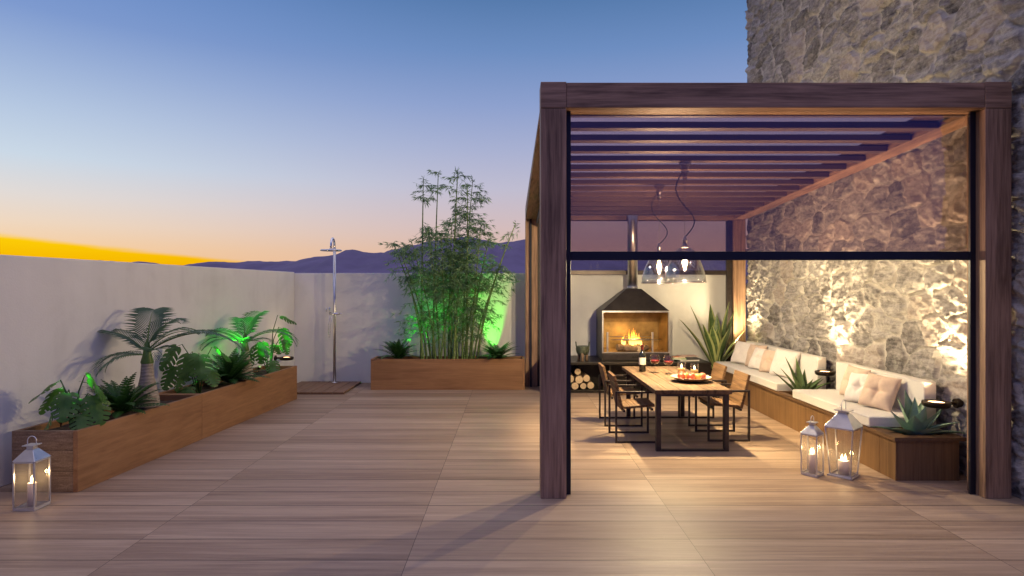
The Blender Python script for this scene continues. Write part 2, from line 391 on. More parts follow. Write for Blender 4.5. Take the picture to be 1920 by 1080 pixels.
def srgb(r, g, b):
    f = lambda c: (c / 255 / 12.92) if c / 255 <= .04045 else ((c / 255 + .055) / 1.055) ** 2.4
    return (f(r), f(g), f(b))
def mul(c, k): return tuple(x * k for x in c)
def mk_world():
    w = bpy.data.worlds.new('World'); sc.world = w; w.use_nodes = True
    s = NT.__new__(NT); s.t = w.node_tree; s.m = w
    for n in list(s.t.nodes): s.t.nodes.remove(n)
    out = s.n('ShaderNodeOutputWorld')
    tc = s.n('ShaderNodeTexCoord').outputs['Generated']
    sep = s.n('ShaderNodeSeparateXYZ'); s.link(tc, sep.inputs[0])
    x, y, z = sep.outputs
    az = s.math('MULTIPLY', s.math('ARCTAN2', x, y), 180 / math.pi)       # degrees, right of the view positive
    zc = s.math('MAXIMUM', z, 0.0)
    Z1, Z2 = mul(srgb(188, 182, 210), 1.4), mul(srgb(198, 190, 212), 1.55)
    A = s.ramp(zc, [(0, srgb(250, 188, 105)), (.055, srgb(247, 208, 162)), (.085, srgb(239, 216, 192)), (.12, srgb(226, 219, 214)), (.17, srgb(202, 217, 231)), (.23, srgb(180, 199, 225)), (.34, srgb(126, 154, 207)), (.46, srgb(90, 130, 195)), (.72, Z1), (1, Z2)])
    B = s.ramp(zc, [(0, srgb(226, 180, 155)), (.06, srgb(220, 184, 168)), (.10, srgb(210, 187, 188)), (.16, srgb(191, 188, 208)), (.22, srgb(168, 176, 209)), (.285, srgb(141, 160, 205)), (.36, srgb(109, 141, 192)), (.43, srgb(84, 121, 171)), (.52, srgb(75, 115, 175)), (.75, Z1), (1, Z2)])
    C = s.ramp(zc, [(0, srgb(120, 105, 165)), (.06, srgb(70, 74, 165)), (.3, srgb(50, 68, 172)), (.5, srgb(80, 100, 190)), (.75, Z1), (1, Z2)])
    mr = s.n('ShaderNodeMapRange', interpolation_type='SMOOTHSTEP'); s.link(az, mr.inputs[0]); mr.inputs[1].default_value = -46; mr.inputs[2].default_value = 2
    ab = s.mix(mr.outputs[0], A, B)
    # behind the camera: blue twilight
    mr2 = s.n('ShaderNodeMapRange', interpolation_type='SMOOTHSTEP'); s.link(s.math('ABSOLUTE', s.math('ADD', az, 20)), mr2.inputs[0]); mr2.inputs[1].default_value = 75; mr2.inputs[2].default_value = 140
    cc = s.mix(mr2.outputs[0], ab, C)
    # saturated afterglow band low over the left horizon
    nz = s.noise(s.mapping(tc, (14, 14, 110)), 1, 5, .6)
    zt = s.math('MINIMUM', s.math('MULTIPLY', s.math('SUBTRACT', -1.2, az), .00172), .085)
    zt = s.math('ADD', zt, s.math('MULTIPLY', s.math('SUBTRACT', nz, .5), .007))
    mr3 = s.n('ShaderNodeMapRange', interpolation_type='SMOOTHSTEP'); s.link(s.math('SUBTRACT', zt, z), mr3.inputs[0]); mr3.inputs[1].default_value = -.004; mr3.inputs[2].default_value = .0045
    mr4 = s.n('ShaderNodeMapRange', interpolation_type='SMOOTHSTEP'); s.link(az, mr4.inputs[0]); mr4.inputs[1].default_value = -12; mr4.inputs[2].default_value = -24
    mr5 = s.n('ShaderNodeMapRange', interpolation_type='SMOOTHSTEP'); s.link(az, mr5.inputs[0]); mr5.inputs[1].default_value = -100; mr5.inputs[2].default_value = -75
    band = s.math('MULTIPLY', s.math('MULTIPLY', mr3.outputs[0], mr4.outputs[0]), mr5.outputs[0])
    yc = s.ramp(zc, [(.015, srgb(240, 160, 2)), (.04, srgb(247, 186, 0)), (.065, srgb(252, 205, 0))])
    cc = s.mix(band, cc, yc)
    bg = s.n('ShaderNodeBackground'); s.link(cc, bg.inputs[0]); bg.inputs[1].default_value = 1.0
    sky = s.n('ShaderNodeTexSky', sky_type='NISHITA'); sky.sun_disc = False; sky.sun_elevation = R(-3); sky.sun_rotation = R(-48)
    bg2 = s.n('ShaderNodeBackground'); s.link(sky.outputs[0], bg2.inputs[0]); bg2.inputs[1].default_value = .02
    ad = s.n('ShaderNodeAddShader'); s.link(bg.outputs[0], ad.inputs[0]); s.link(bg2.outputs[0], ad.inputs[1]); s.link(ad.outputs[0], out.inputs[0])
mk_world()

# ------------------------------------------------------------------ ground, mountains
MB().add([(-30000, -30000, -.6), (30000, -30000, -.6), (30000, 30000, -.6), (-30000, 30000, -.6)], [(0, 1, 2, 3)]).build('ground', M['ground'], kind='structure')
d = MB(); d.box(-7, 7, -6, 13.2, -.55, 0); d.build('deck', M['floor'], kind='structure')

def hsh(ix, iy, seed):
    h = np.sin(ix * 127.1 + iy * 311.7 + seed * 74.7) * 43758.5453
    return h - np.floor(h)
def vnoise(x, y, seed=0):
    ix, iy = np.floor(x), np.floor(y); fx, fy = x - ix, y - iy
    fx = fx * fx * (3 - 2 * fx); fy = fy * fy * (3 - 2 * fy)
    a, b, c, e = hsh(ix, iy, seed), hsh(ix + 1, iy, seed), hsh(ix, iy + 1, seed), hsh(ix + 1, iy + 1, seed)
    return (a * (1 - fx) + b * fx) * (1 - fy) + (c * (1 - fx) + e * fx) * fy
def fbm(x, y, seed=0, octv=4):
    r = 0; a = .5; t = 0
    for i in range(octv):
        r = r + a * vnoise(x, y, seed + i * 3.1); t += a; a *= .5; x = x * 2.03; y = y * 2.03
    return r / t

def ridge(name, D, pts, depth, seed, x0, x1, n=260):
    px = np.linspace(x0, x1, n); prof = np.interp(px, [p[0] for p in pts], [p[1] for p in pts])
    rows = 17; t = np.linspace(-1, 1, rows)
    X = (px - 960) / FPX * D; Hh = (540 - prof) / FPX * D + 2 + .6
    TT, XX = np.meshgrid(t, X, indexing='ij'); HH = np.tile(Hh, (rows, 1))
    fall = np.clip(1 - np.abs(TT), 0, 1) ** 1.15
    nz = fbm(XX / (D * .02), TT * 3.0, seed, 5) - .5
    amp = np.where(np.abs(TT) < .01, .0, .55)
    Zz = HH * fall * (1 + amp * nz * (1 - fall * .7)) - .6
    Zz += (fbm(XX / (D * .004), TT * 0, seed + 9, 3) - .5) * .045 * HH * fall
    YY = D + TT * depth
    vs = np.stack([XX, YY, Zz], -1).reshape(-1, 3)
    fs = [(i * n + j, i * n + j + 1, (i + 1) * n + j + 1, (i + 1) * n + j) for i in range(rows - 1) for j in range(n - 1)]
    mb = MB(); mb.add(vs.tolist(), fs, 0, True); return mb.build(name, M['mountain'], kind='structure')
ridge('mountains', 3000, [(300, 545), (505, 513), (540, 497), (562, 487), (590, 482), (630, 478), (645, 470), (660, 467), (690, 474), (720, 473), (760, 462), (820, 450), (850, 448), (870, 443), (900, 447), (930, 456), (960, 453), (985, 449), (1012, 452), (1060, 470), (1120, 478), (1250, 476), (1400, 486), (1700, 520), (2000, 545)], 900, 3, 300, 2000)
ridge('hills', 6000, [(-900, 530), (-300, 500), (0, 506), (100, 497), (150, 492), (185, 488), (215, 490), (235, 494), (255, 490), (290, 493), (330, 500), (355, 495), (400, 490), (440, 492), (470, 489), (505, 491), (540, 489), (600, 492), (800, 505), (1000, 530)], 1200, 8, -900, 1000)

# ------------------------------------------------------------------ terrace walls
WH = 2.315
lw = MB()
a0, a1 = Vector((-5.95, -4.0)), Vector((-4.585, 12.92)); nrm = Vector((-(a1 - a0).y, (a1 - a0).x)).normalized()
b0, b1 = a0 + nrm * .25, a1 + nrm * .25
lw.hexa([(p.x, p.y, z) for p, z in ()] if False else [(b0.x, b0.y, 0), (b0.x, b0.y, WH + .02), (b1.x, b1.y, 0), (b1.x, b1.y, WH + .02), (a0.x, a0.y, 0), (a0.x, a0.y, WH + .02), (a1.x, a1.y, 0), (a1.x, a1.y, WH + .02)])
tag(lw.build('terrace_wall', M['plaster'], bevel=.008), 'long white rendered wall behind the row of palms, running toward the viewer', 'wall')
tag(MB().box(-4.9, 4.75, 12.923, 13.17, 0, WH).build('terrace_wall', M['plaster'], bevel=.008), 'white rendered end wall behind the shower, bamboo and fireplace', 'wall')

def stone_wall():
    x0, yend, zt = 4.80, 12.56, 9.0
    ys = np.arange(5.07, yend + .001, .0158); ys[-1] = yend
    zs = np.concatenate([np.arange(0, 5.6, .0165), np.arange(5.6, zt, .024)])
    U, V = np.meshgrid(ys, zs, indexing='ij')
    wu = U + (fbm(U * 1.1, V * 1.1, 1, 3) - .5) * .34 + (fbm(U * 4.5, V * 4.5, 11, 5) - .5) * .15
    wv = V + (fbm(U * 1.0 + 9, V * 1.1, 2, 3) - .5) * .44 + (fbm(U * 4.5, V * 4.5, 14, 5) - .5) * .12 + U * .05
    cu, cv = .50, .34
    gu, gv = wu / cu, wv / cv
    iv = np.floor(gv)
    best = np.full(U.shape, 1e9); bx = np.zeros_like(U); by = np.zeros_like(U); bid = np.zeros_like(U)
    cells = []
    for dv in (-1, 0, 1):
        rv = iv + dv; sh = (np.mod(rv, 2)) * .5; iu = np.floor(gu - sh)
        for du in (-1, 0, 1):
            ru = iu + du
            px = ru + sh + .5 + (hsh(ru, rv, 5) - .5) * .58; py = rv + .5 + (hsh(ru, rv, 6) - .5) * .34
            dd = (gu - px) ** 2 + (gv - py) ** 2
            cells.append((px, py)); m = dd < best
            best = np.where(m, dd, best); bx = np.where(m, px, bx); by = np.where(m, py, by); bid = np.where(m, hsh(ru, rv, 8), bid)
    ed = np.full(U.shape, 9.)
    for px, py in cells:
        ex, ey = px - bx, py - by; L = np.sqrt(ex * ex + ey * ey); ok = L > 1e-5
        e = (((px + bx) / 2 - gu) * ex + ((py + by) / 2 - gv) * ey) / np.where(ok, L, 1)
        ed = np.where(ok & (e < ed), e, ed)
    ed = np.clip(ed, 0, 1)
    wdt = .025 + .10 * fbm(U * 2.4, V * 2.4, 21, 4) ** 1.6
    t = np.clip((ed - wdt * .35) / (wdt * .9), 0, 1); t = t * t * (3 - 2 * t)
    mort = 1 - t
    body = .050 + .022 * bid + (gu - bx) * (hsh(bid * 91, bid * 17, 4) - .5) * .05 + (gv - by) * (hsh(bid * 51, bid * 7, 3) - .5) * .04
    def terr(nz, k):
        q_ = nz * k; fl = np.floor(q_); fr = q_ - fl
        return (fl + np.clip((fr - .62) / .38, 0, 1) ** 2) / k
    ang = (bid - .5) * 1.3; ca, sa = np.cos(ang), np.sin(ang)
    ur, vr = U * ca + V * sa, -U * sa + V * ca
    rough = (terr(fbm(ur * 2.6 + bid * 40, vr * 10 + bid * 70, 31, 5), 10) - .5) * .105 + (fbm(U * 8, V * 11, 36, 5) - .5) * .045 + (fbm(U * 20, V * 24, 35, 4) - .5) * .042
    mh = .008 + .028 * fbm(U * 3, V * 3, 41, 3) + (terr(fbm(U * 5, V * 7, 43, 5), 8) - .5) * .03 + (fbm(U * 16, V * 16, 44, 4) - .5) * .03
    h = mh * (1 - t) + (body + rough) * t
    X = x0 + .06 - h
    nU, nV = U.shape
    vs = np.stack([X, U, V], -1).reshape(-1, 3)
    me = bpy.data.meshes.new('stone_wall')
    I = np.arange(nU * nV).reshape(nU, nV)
    q = np.stack([I[:-1, :-1], I[:-1, 1:], I[1:, 1:], I[1:, :-1]], -1).reshape(-1, 4)
    # solid body behind the face
    base = len(vs)
    ext = np.array([[5.4, 5.07, 0], [5.4, 5.07, zt], [5.4, yend, 0], [5.4, yend, zt]])
    vs = np.concatenate([vs, ext])
    faces = q.tolist()
    faces.append([base, base + 1, base + 3, base + 2])
    faces.append(list(I[-1, :]) + [base + 3, base + 2]); faces.append(list(I[0, ::-1]) + [base, base + 1])
    faces.append(list(I[::-1, -1]) + [base + 1, base + 3])
    me.from_pydata(vs.tolist(), [], faces); me.update()
    for nm, arr in (('stone_tone', bid), ('mortar', mort)):
        at = me.attributes.new(nm, 'FLOAT', 'POINT'); at.data.foreach_set('value', np.concatenate([arr.ravel(), np.full(4, .5)]).astype(np.float32))
    me.polygons.foreach_set('use_smooth', [True] * (len(faces) - 4) + [False] * 4)
    me.materials.append(M['stone'])
    o = bpy.data.objects.new('stone_wall', me); col.objects.link(o)
    return tag(o, 'tall grey rubble stone wall behind the built-in bench', 'wall')
stone_wall()

# ------------------------------------------------------------------ pergola
XL, XLi, XR, XRi = .273, .516, 4.742, 4.494
zb = lambda Y: 3.71 - .049 * (Y - 6.0)
pg = thing('pergola', 'brown timber pergola with slatted roof over the dining table', 'pergola', (XL, 5.82, 0))
def ploc(mb): # world to pergola-local
    mb.v = [(x - XL, y - 5.82, z) for x, y, z in mb.v]; return mb
for xa, xb in ((XL, XLi), (XRi, XR)):
    for ya, yb, zt in ((5.82, 6.062, 3.705), (12.44, 12.68, 3.375)):
        ploc(MB().box(xa, xb, ya, yb, 0, zt)).build('post', M['post_z'], pg, bevel=.006)
ploc(MB().box(XLi + .002, XRi - .002, 5.824, 6.060, 3.712, 3.952)).build('front_beam', M['post_x'], pg, bevel=.006)
for xa, xb in ((XL, XLi), (XRi, XR)):
    ploc(MB().box(xa - .001, xb + .001, 5.818, 6.062, 3.709, 3.958)).build('corner_block', M['post_x'], pg, bevel=.006)
ploc(MB().box(XL + .002, XR - .002, 12.442, 12.678, 3.380, 3.64)).build('rear_beam', M['post_x'], pg, bevel=.006)
for xa, xb in ((XL, XLi), (XRi, XR)):
    y0, y1 = 6.064, 12.440
    ploc(MB().hexa([(xa, y0, zb(y0)), (xa, y0, 3.75), (xa, y1, zb(y1) - .003), (xa, y1, 3.655), (xb, y0, zb(y0)), (xb, y0, 3.75), (xb, y1, zb(y1) - .003), (xb, y1, 3.655)])).build('side_beam', M['post_y'], pg, bevel=.005)
for k in range(14):
    yf = 6.135 + .448 * k; y0 = yf - .138; z = zb(yf)
    if k == 0: y0 = 6.068
    ploc(MB().box(XLi + .003, XRi - .003, y0, yf, z, z + .068)).build('roof_slat', M['slat'], pg, bevel=.004)
def mk_panel():
    m = NT('opal_roof_sheet'); m.t.nodes.remove(m.p)
    tl = m.n('ShaderNodeBsdfTranslucent'); tl.inputs[0].default_value = (.95, .95, .96, 1)
    tr = m.n('ShaderNodeBsdfTransparent'); mx = m.n('ShaderNodeMixShader'); mx.inputs[0].default_value = .1
    m.link(tl.outputs[0], mx.inputs[1]); m.link(tr.outputs[0], mx.inputs[2]); m.link(mx.outputs[0], m.out.inputs[0]); return m.m
M['opal'] = mk_panel()
y0, y1 = 6.07, 12.43
ploc(MB().hexa([(XLi + .004, y0, zb(y0) + .075), (XLi + .004, y0, zb(y0) + .083), (XLi + .004, y1, zb(y1) + .075), (XLi + .004, y1, zb(y1) + .083), (4.17, y0, zb(y0) + .075), (4.17, y0, zb(y0) + .083), (4.17, y1, zb(y1) + .075), (4.17, y1, zb(y1) + .083)])).build('roof_panel', M['opal'], pg)
ploc(MB().hexa([(x, y, zb(y) + d_) for x in (4.172, XRi - .004) for y in (y0, y1) for d_ in (.072, .088)])).build('roof_edge_board', M['slat'], pg)
# roller screen at the front
for xa, xb in ((XLi + .001, .570), (4.440, XRi - .001)):
    ploc(MB().box(xa, xb, 5.94, 5.97, 0.0, 3.71)).build('guide_rail', M['rail'], pg, bevel=.003)
scr = ploc(MB().box(.571, 4.439, 5.953, 5.957, 2.356, 3.711)).build('screen', M['screen'], pg, label='clear tinted roller screen lowered over the upper front opening')
ploc(MB().box(.571, 4.439, 5.944, 5.966, 2.269, 2.355)).build('bottom_bar', M['rail'], scr, bevel=.004)
# left side and rear guide rails and screen
ploc(MB().box(.36, .40, 12.40, 12.438, 0, zb(12.42) - .004)).build('guide_rail', M['rail'], pg)
ploc(MB().box(.36, .40, 6.064, 6.10, 0, zb(6.1) - .004)).build('guide_rail', M['rail'], pg)
ploc(MB().box(XRi - .12, XRi - .002, 12.50, 12.56, 0, 3.378)).build('guide_rail', M['frame_dark'], pg)
ploc(MB().box(XLi + .002, XLi + .05, 12.50, 12.56, 0, 3.378)).build('guide_rail', M['frame_dark'], pg)
for xa, xb in ((.486, .513),):
    ploc(MB().hexa([(x, y, zb(y) - d_) for x in (xa, xb) for y in (6.066, 12.398) for d_ in (.16, .003)])).build('beam_shade_plate', M['rail'], pg)  # added plate hanging below the left beam to shade its underside
rs = ploc(MB().box(XLi + .052, XRi - .122, 12.528, 12.532, 2.361, 3.379)).build('screen', M['rear_screen'], pg, label='clear roller screen at the back above the fireplace wall')
ploc(MB().box(XLi + .052, XRi - .122, 12.51, 12.55, 2.272, 2.360)).build('bottom_bar', M['frame_dark'], rs, bevel=.004)

# ------------------------------------------------------------------ fireplace and its platform
pf = thing('hearth_platform', 'long low black steel shelf carrying the fireplace', 'shelf', (.57, 11.68, 0))
def loc_of(o):
    L = o.location.copy()
    def f(mb):
        mb.v = [(x - L.x, y - L.y, z - L.z) for x, y, z in mb.v]; return mb
    return f
q = loc_of(pf)
q(MB().box(.57, 3.80, 11.68, 12.91, .535, .580)).build('top_slab', M['steel_black'], pf, bevel=.004)
q(MB().box(.57, 3.80, 11.70, 12.91, .0, .050)).build('bottom_slab', M['steel_black'], pf, bevel=.004)
q(MB().box(.57, 3.80, 12.40, 12.43, .051, .534)).build('back_panel', M['steel_black'], pf)
for x in (.575, 1.86, 3.30):
    q(MB().box(x, x + .03, 11.72, 12.39, .051, .534)).build('divider', M['steel_black'], pf)
q(MB().box(3.335, 3.795, 11.71, 12.39, .052, .533)).build('drawer', M['steel_black'], pf, bevel=.004)

fp = thing('fireplace', 'black steel fireplace with tapered hood and round flue', 'fireplace', (2.413, 11.95, .580))
q = loc_of(fp)
fx0, fx1, fy0, fy1 = 1.756, 3.07, 11.95, 12.78
q(MB().box(fx0, fx1, fy0 - .012, fy1, .5805, .735)).build('base', M['steel_black'], fp, bevel=.006)
q(MB().box(fx0 + .03, fx1 - .03, fy0 - .026, fy0 - .0125, .60, .715)).build('ash_drawer', M['frame_dark'], fp, bevel=.003)
q(MB().box(2.33, 2.50, fy0 - .032, fy0 - .0265, .645, .672)).build('drawer_slot', M['steel_black'], fp)
fb = MB(); T = .03
fb.box(fx0, fx0 + T, fy0, fy1, .736, 1.555); fb.box(fx1 - T, fx1, fy0, fy1, .736, 1.555); fb.box(fx0 + T, fx1 - T, fy1 - T, fy1, .736, 1.555)
q(fb).build('firebox', M['steel_black'], fp, bevel=.003)
li = MB(); e = .004
li.box(fx0 + T + .001, fx0 + T + e, fy0 + .02, fy1 - T - .002, .742, 1.52); li.box(fx1 - T - e, fx1 - T - .001, fy0 + .02, fy1 - T - .002, .742, 1.52)
li.box(fx0 + T + e, fx1 - T - e, fy1 - T - .008, fy1 - T - .002, .742, 1.52); li.box(fx0 + T + e, fx1 - T - e, fy0 + .02, fy1 - T - .009, .737, .742)
q(li).build('lining', M['firebox_in'], fp)
q(MB().bar((fx0, fy0 - .004, 1.54), (fx1, fy0 - .004, 1.54), .012, .03).bar((fx0 + .012, fy0 - .004, .74), (fx0 + .012, fy0 - .004, 1.524), .024, .012).bar((fx1 - .012, fy0 - .004, .74), (fx1 - .012, fy0 - .004, 1.524), .024, .012).bar((fx0, fy0 - .006, .742), (fx1, fy0 - .006, .742), .014, .02)).build('opening_trim', M['brushed'], fp)
hx, hy0, hy1 = .15, 12.16, 12.46
hd = MB(); b = [(fx0, fy0, 1.556), (fx1, fy0, 1.556), (fx1, fy1, 1.556), (fx0, fy1, 1.556)]
t = [(2.417 - hx, hy0, 1.985), (2.417 + hx, hy0, 1.985), (2.417 + hx, hy1, 1.985), (2.417 - hx, hy1, 1.985)]
hd.add(b + t, [(3, 2, 1, 0), (4, 5, 6, 7), (0, 1, 5, 4), (1, 2, 6, 5), (2, 3, 7, 6), (3, 0, 4, 7)])
q(hd).build('hood', M['steel_black'], fp, bevel=.006)
fl = q(MB().tube([(2.417, 12.30, 1.986), (2.417, 12.30, 4.35)], .100, 28)).build('flue', M['brushed'], fp)
q(MB().tube([(2.417, 12.30, 1.986), (2.417, 12.30, 2.03)], .108, 28)).build('collar', M['brushed'], fl)
for x in (1.86, 2.745):
    q(MB().box(x, x + .035, 12.05, 12.085, .743, 1.13)).build('spit_post', M['brushed'], fp, bevel=.003)
q(MB().tube([(1.95, 12.03, .985), (2.92, 12.03, .985)], .008, 8)).build('spit_rod', M['brushed'], fp)
gr = MB()
gr.tube([(1.875, 12.10, 1.04), (2.76, 12.10, 1.04)], .006, 6)
gr.tube([(2.17 + i * .001, 12.06 + .03 * math.sin(i * .42), .985 + .02 * math.cos(i * .42)) for i in range(0, 540, 4)], .006, 5)
q(gr).build('spit_coil', M['brushed'], fp)

def log(name, a, b, r, label, group, cat='log'):
    a, b = Vector(a), Vector(b); n = 14; mb = MB(); d = b - a
    o = thing(name, label, cat, a, 0, group)
    pts = [d * t + Vector((random.uniform(-1, 1), random.uniform(-1, 1), random.uniform(-1, 1))) * r * .06 for t in (0, .25, .5, .75, 1)]
    mb.tube(pts, [r * random.uniform(.93, 1.05) for _ in pts], n, 0, False); mb.build('bark', M['bark'], o)
    u = d.normalized(); s_ = u.cross(Vector((0, 0, 1))).normalized(); w = u.cross(s_)
    for c, sg in ((pts[0] - u * .003, 1), (pts[-1] + u * .003, -1)):
        vs = [c + (s_ * math.cos(2 * math.pi * j / n) + w * math.sin(2 * math.pi * j / n)) * r * .97 for j in range(n)]
        MB().add(vs, [tuple(range(n)) if sg > 0 else tuple(reversed(range(n)))]).build('cut_end', M['logend'], o)
    return o
for i, (px, py, r, lab) in enumerate([(1078, 726, .070, 'firewood log in the bottom row, first from the pergola post'), (1094, 724, .060, 'small firewood log in the middle of the bottom row'), (1108, 723.5, .068, 'firewood log at the bottom row end nearest the fireplace'),
                       (1086, 711.5, .078, 'thickest firewood log, in the upper row of the pile'), (1100, 710, .068, 'firewood log in the upper row, end nearest the fireplace'), (1070, 711, .072, 'firewood log in the upper row partly behind the pergola post')]):
    p = P(px, py, 11.76); z = max(p.z, .051 + r)
    log('firewood_log', (p.x, 11.76 + .02 * (i % 3), z), (p.x + random.uniform(-.03, .03), 12.34, z + random.uniform(-.004, .004)), r, lab, 'split logs stored under the hearth')
p = P(1083, 701, 11.95); log('firewood_log', (p.x, 11.9, .38), (p.x + .03, 12.36, .385), .06, 'firewood log lying on top of the stored pile', 'split logs stored under the hearth')
log('burning_log', (2.10, 12.22, .815), (2.62, 12.36, .83), .068, 'burning log at the back of the fireplace opening', 'logs burning in the fireplace')
log('burning_log', (2.22, 12.16, .805), (2.62, 12.14, .808), .062, 'burning log lying across the front of the fire', 'logs burning in the fireplace')
log('burning_log', (2.50, 12.08, .80), (2.70, 12.32, .802), .058, 'short burning log slanting on the fire near the wine bottle side', 'logs burning in the fireplace')

def flame_mesh(mb, c, h, r, lean=(0, 0), seed=0, n=9, seg=9):
    rr = random.Random(seed); pts, rs = [], []; ph = rr.uniform(0, 6)
    for i in range(seg + 1):
        t = i / seg
        pts.append((c[0] + lean[0] * t * t + math.sin(ph + t * 5) * r * .45 * t, c[1] + lean[1] * t * t, c[2] + h * t))
        rs.append(max(.0015, r * (math.sin(math.pi * min(1, (t * .8 + .22)) ** 1.05) ** 1.0) * (1 - t) ** .35))
    mb.tube(pts, rs, n)
fm = MB()
for k in range(17):
    x = random.gauss(0, .085); big = math.exp(-(x / .11) ** 2)
    flame_mesh(fm, (x, random.uniform(-.06, .06), random.uniform(-.02, .03)), random.uniform(.11, .19) + .19 * big * random.random(), random.uniform(.018, .036), (random.uniform(-.03, .04), 0), k)
ff = tag(fm.build('flames', M['fire']), 'orange flames rising from the logs in the fireplace', 'fire'); ff.location = (2.40, 12.21, .86)
light('fire_light', 'POINT', (2.40, 12.16, 1.02), 13, (1, .60, .20), shadow_soft_size=.12)

# bronze pot on the platform
pot = thing('tripod_pot', 'small green bronze pot on three stubby legs beside the fireplace', 'pot', (1.372, 11.92, .580))
MB().lathe([(.0, .115), (.07, .118), (.112, .15), (.128, .20), (.126, .25), (.132, .275), (.132, .292), (.118, .292), (.112, .25), (.108, .2), (.0, .15)], 28).build('bowl', M['bronze'], pot)
MB().lathe([(.131, .226), (.136, .23), (.136, .242), (.130, .246)], 28).build('rim_band', M['bronze'], pot)
for a in (-100, 20, 140):
    x, y = .085 * math.cos(R(a)), .085 * math.sin(R(a))
    MB().tube([(x, y, .165), (x * 1.02, y * 1.02, .09), (x * 1.05, y * 1.05, 0)], [.034, .027, .029], 10).build('leg', M['bronze_leg'], pot)
for s in (-1, 1):
    MB().bar((s * .122, -.03, .285), (s * .132, -.03, .37), .018).bar((s * .122, .03, .285), (s * .132, .03, .37), .018).bar((s * .132, -.04, .37), (s * .132, .04, .37), .018).build('handle', M['bronze'], pot, bevel=.003)

# books to the right of the fireplace
zz = .580
for nm, lab, mat, w, dd, hh, x, y, rz in (('book', 'black book at the bottom of the stack right of the fireplace', 'book_black', .40, .30, .035, 3.42, 12.0, .12), ('book', 'bright green booklet poking out of the stack by the fireplace', 'book_green', .26, .2, .025, 3.25, 11.93, -.15),
                                         ('book', 'orange booklet lying on the green one by the fireplace', 'book_orange', .22, .18, .022, 3.24, 11.96, .1), ('magazine', 'patterned pale magazine on top of the stack by the fireplace', 'book_pink', .36, .26, .012, 3.43, 12.02, .05)):
    z0 = {'book_black': .581, 'book_green': .617, 'book_orange': .643, 'book_pink': .666}[mat]
    o = thing(nm, lab, 'book', (x, y, z0), rz)
    MB().box(-w / 2, w / 2, -dd / 2, dd / 2, 0, .003).box(-w / 2, w / 2, -dd / 2, dd / 2, hh - .003, hh).box(w / 2 - .004, w / 2, -dd / 2, dd / 2, .003, hh - .003).build('cover', M[mat], o)
    MB().box(-w / 2 + .006, w / 2 - .005, -dd / 2 + .005, dd / 2 - .005, .0032, hh - .0032).build('pages', M['paper'], o)

# ------------------------------------------------------------------ dining table
tb = thing('dining_table', 'long weathered plank dining table on black metal frames', 'table', (2.21, 8.59, 0))
top = MB(); nb = 6; wdt = .94 / nb
for i in range(nb):
    x0 = -.47 + i * wdt; j0, j1 = random.uniform(-.008, .008), random.uniform(-.008, .008)
    top.box(x0 + .0012, x0 + wdt - .0012, -1.13 + j0, 1.13 + j1, .708 + random.uniform(-.003, .003), .760 + random.uniform(-.0015, .0015))
tt = top.build('tabletop', M['table'], tb, bevel=.005)
for y in (-1.09, .84):
    MB().box(-.445, -.385, y, y + .06, 0, .704).box(.385, .445, y, y + .06, 0, .704).box(-.385, .385, y, y + .06, 0, .022).box(-.385, .385, y + .002, y + .058, .675, .704).build('leg_frame', M['frame_dark'], tb, bevel=.003)

def make_chair(label):
    c = thing('dining_chair', label, 'chair', (0, 0, 0), 0, 'slatted armchairs round the dining table')
    # faces +X; origin at the middle of the frame
    for s in (-1, 1):
        y = s * .272; w = .026
        MB().box(-.277, -.277 + w, y - w / 2, y + w / 2, 0, .668).box(.277 - w, .277, y - w / 2, y + w / 2, 0, .668).box(-.277 + w, .277 - w, y - w / 2, y + w / 2, 0, w).box(-.277 + w, .277 - w, y - w / 2 - .006, y + w / 2 + .006, .644, .668).build('side_frame', M['frame_dark'], c, bevel=.002)
    MB().bar((-.16, -.272, .41), (-.16, .272, .41), .026).bar((.20, -.272, .43), (.20, .272, .43), .026).build('seat_rail', M['frame_dark'], c)
    st = MB(); mt = Matrix.Translation((-.155, 0, .432)) @ Matrix.Rotation(R(-4.5), 4, 'Y')
    n = 5; L = .40
    for i in range(n): st.box(i * L / n + .0015, (i + 1) * L / n - .0015, -.245, .245, 0, .032, 0, mt)
    st.build('seat', M['chairwood'], c, bevel=.003)
    bk = MB(); mb_ = Matrix.Translation((-.160, 0, .425)) @ Matrix.Rotation(R(-13.5), 4, 'Y')
    n = 5; L = .455
    for i in range(n): bk.box(-.034, 0, -.245, .245, i * L / n + .0015, (i + 1) * L / n - .0015, 0, mb_)
    bk.build('backrest', M['chairwood'], c, bevel=.003)
    return c
ch = make_chair('slatted armchair on the wine bottle side of the table, nearer the viewer')
ch.location = (1.608, 8.185, 0)
dup(ch, (1.61, 9.135, 0), 0, 'slatted armchair on the wine bottle side of the table, nearer the fireplace')
dup(ch, (2.826, 8.27, 0), R(180), 'slatted armchair between table and bench, nearer the lanterns')
dup(ch, (2.83, 9.155, 0), R(180), 'slatted armchair between table and bench, nearer the tall striped plant')

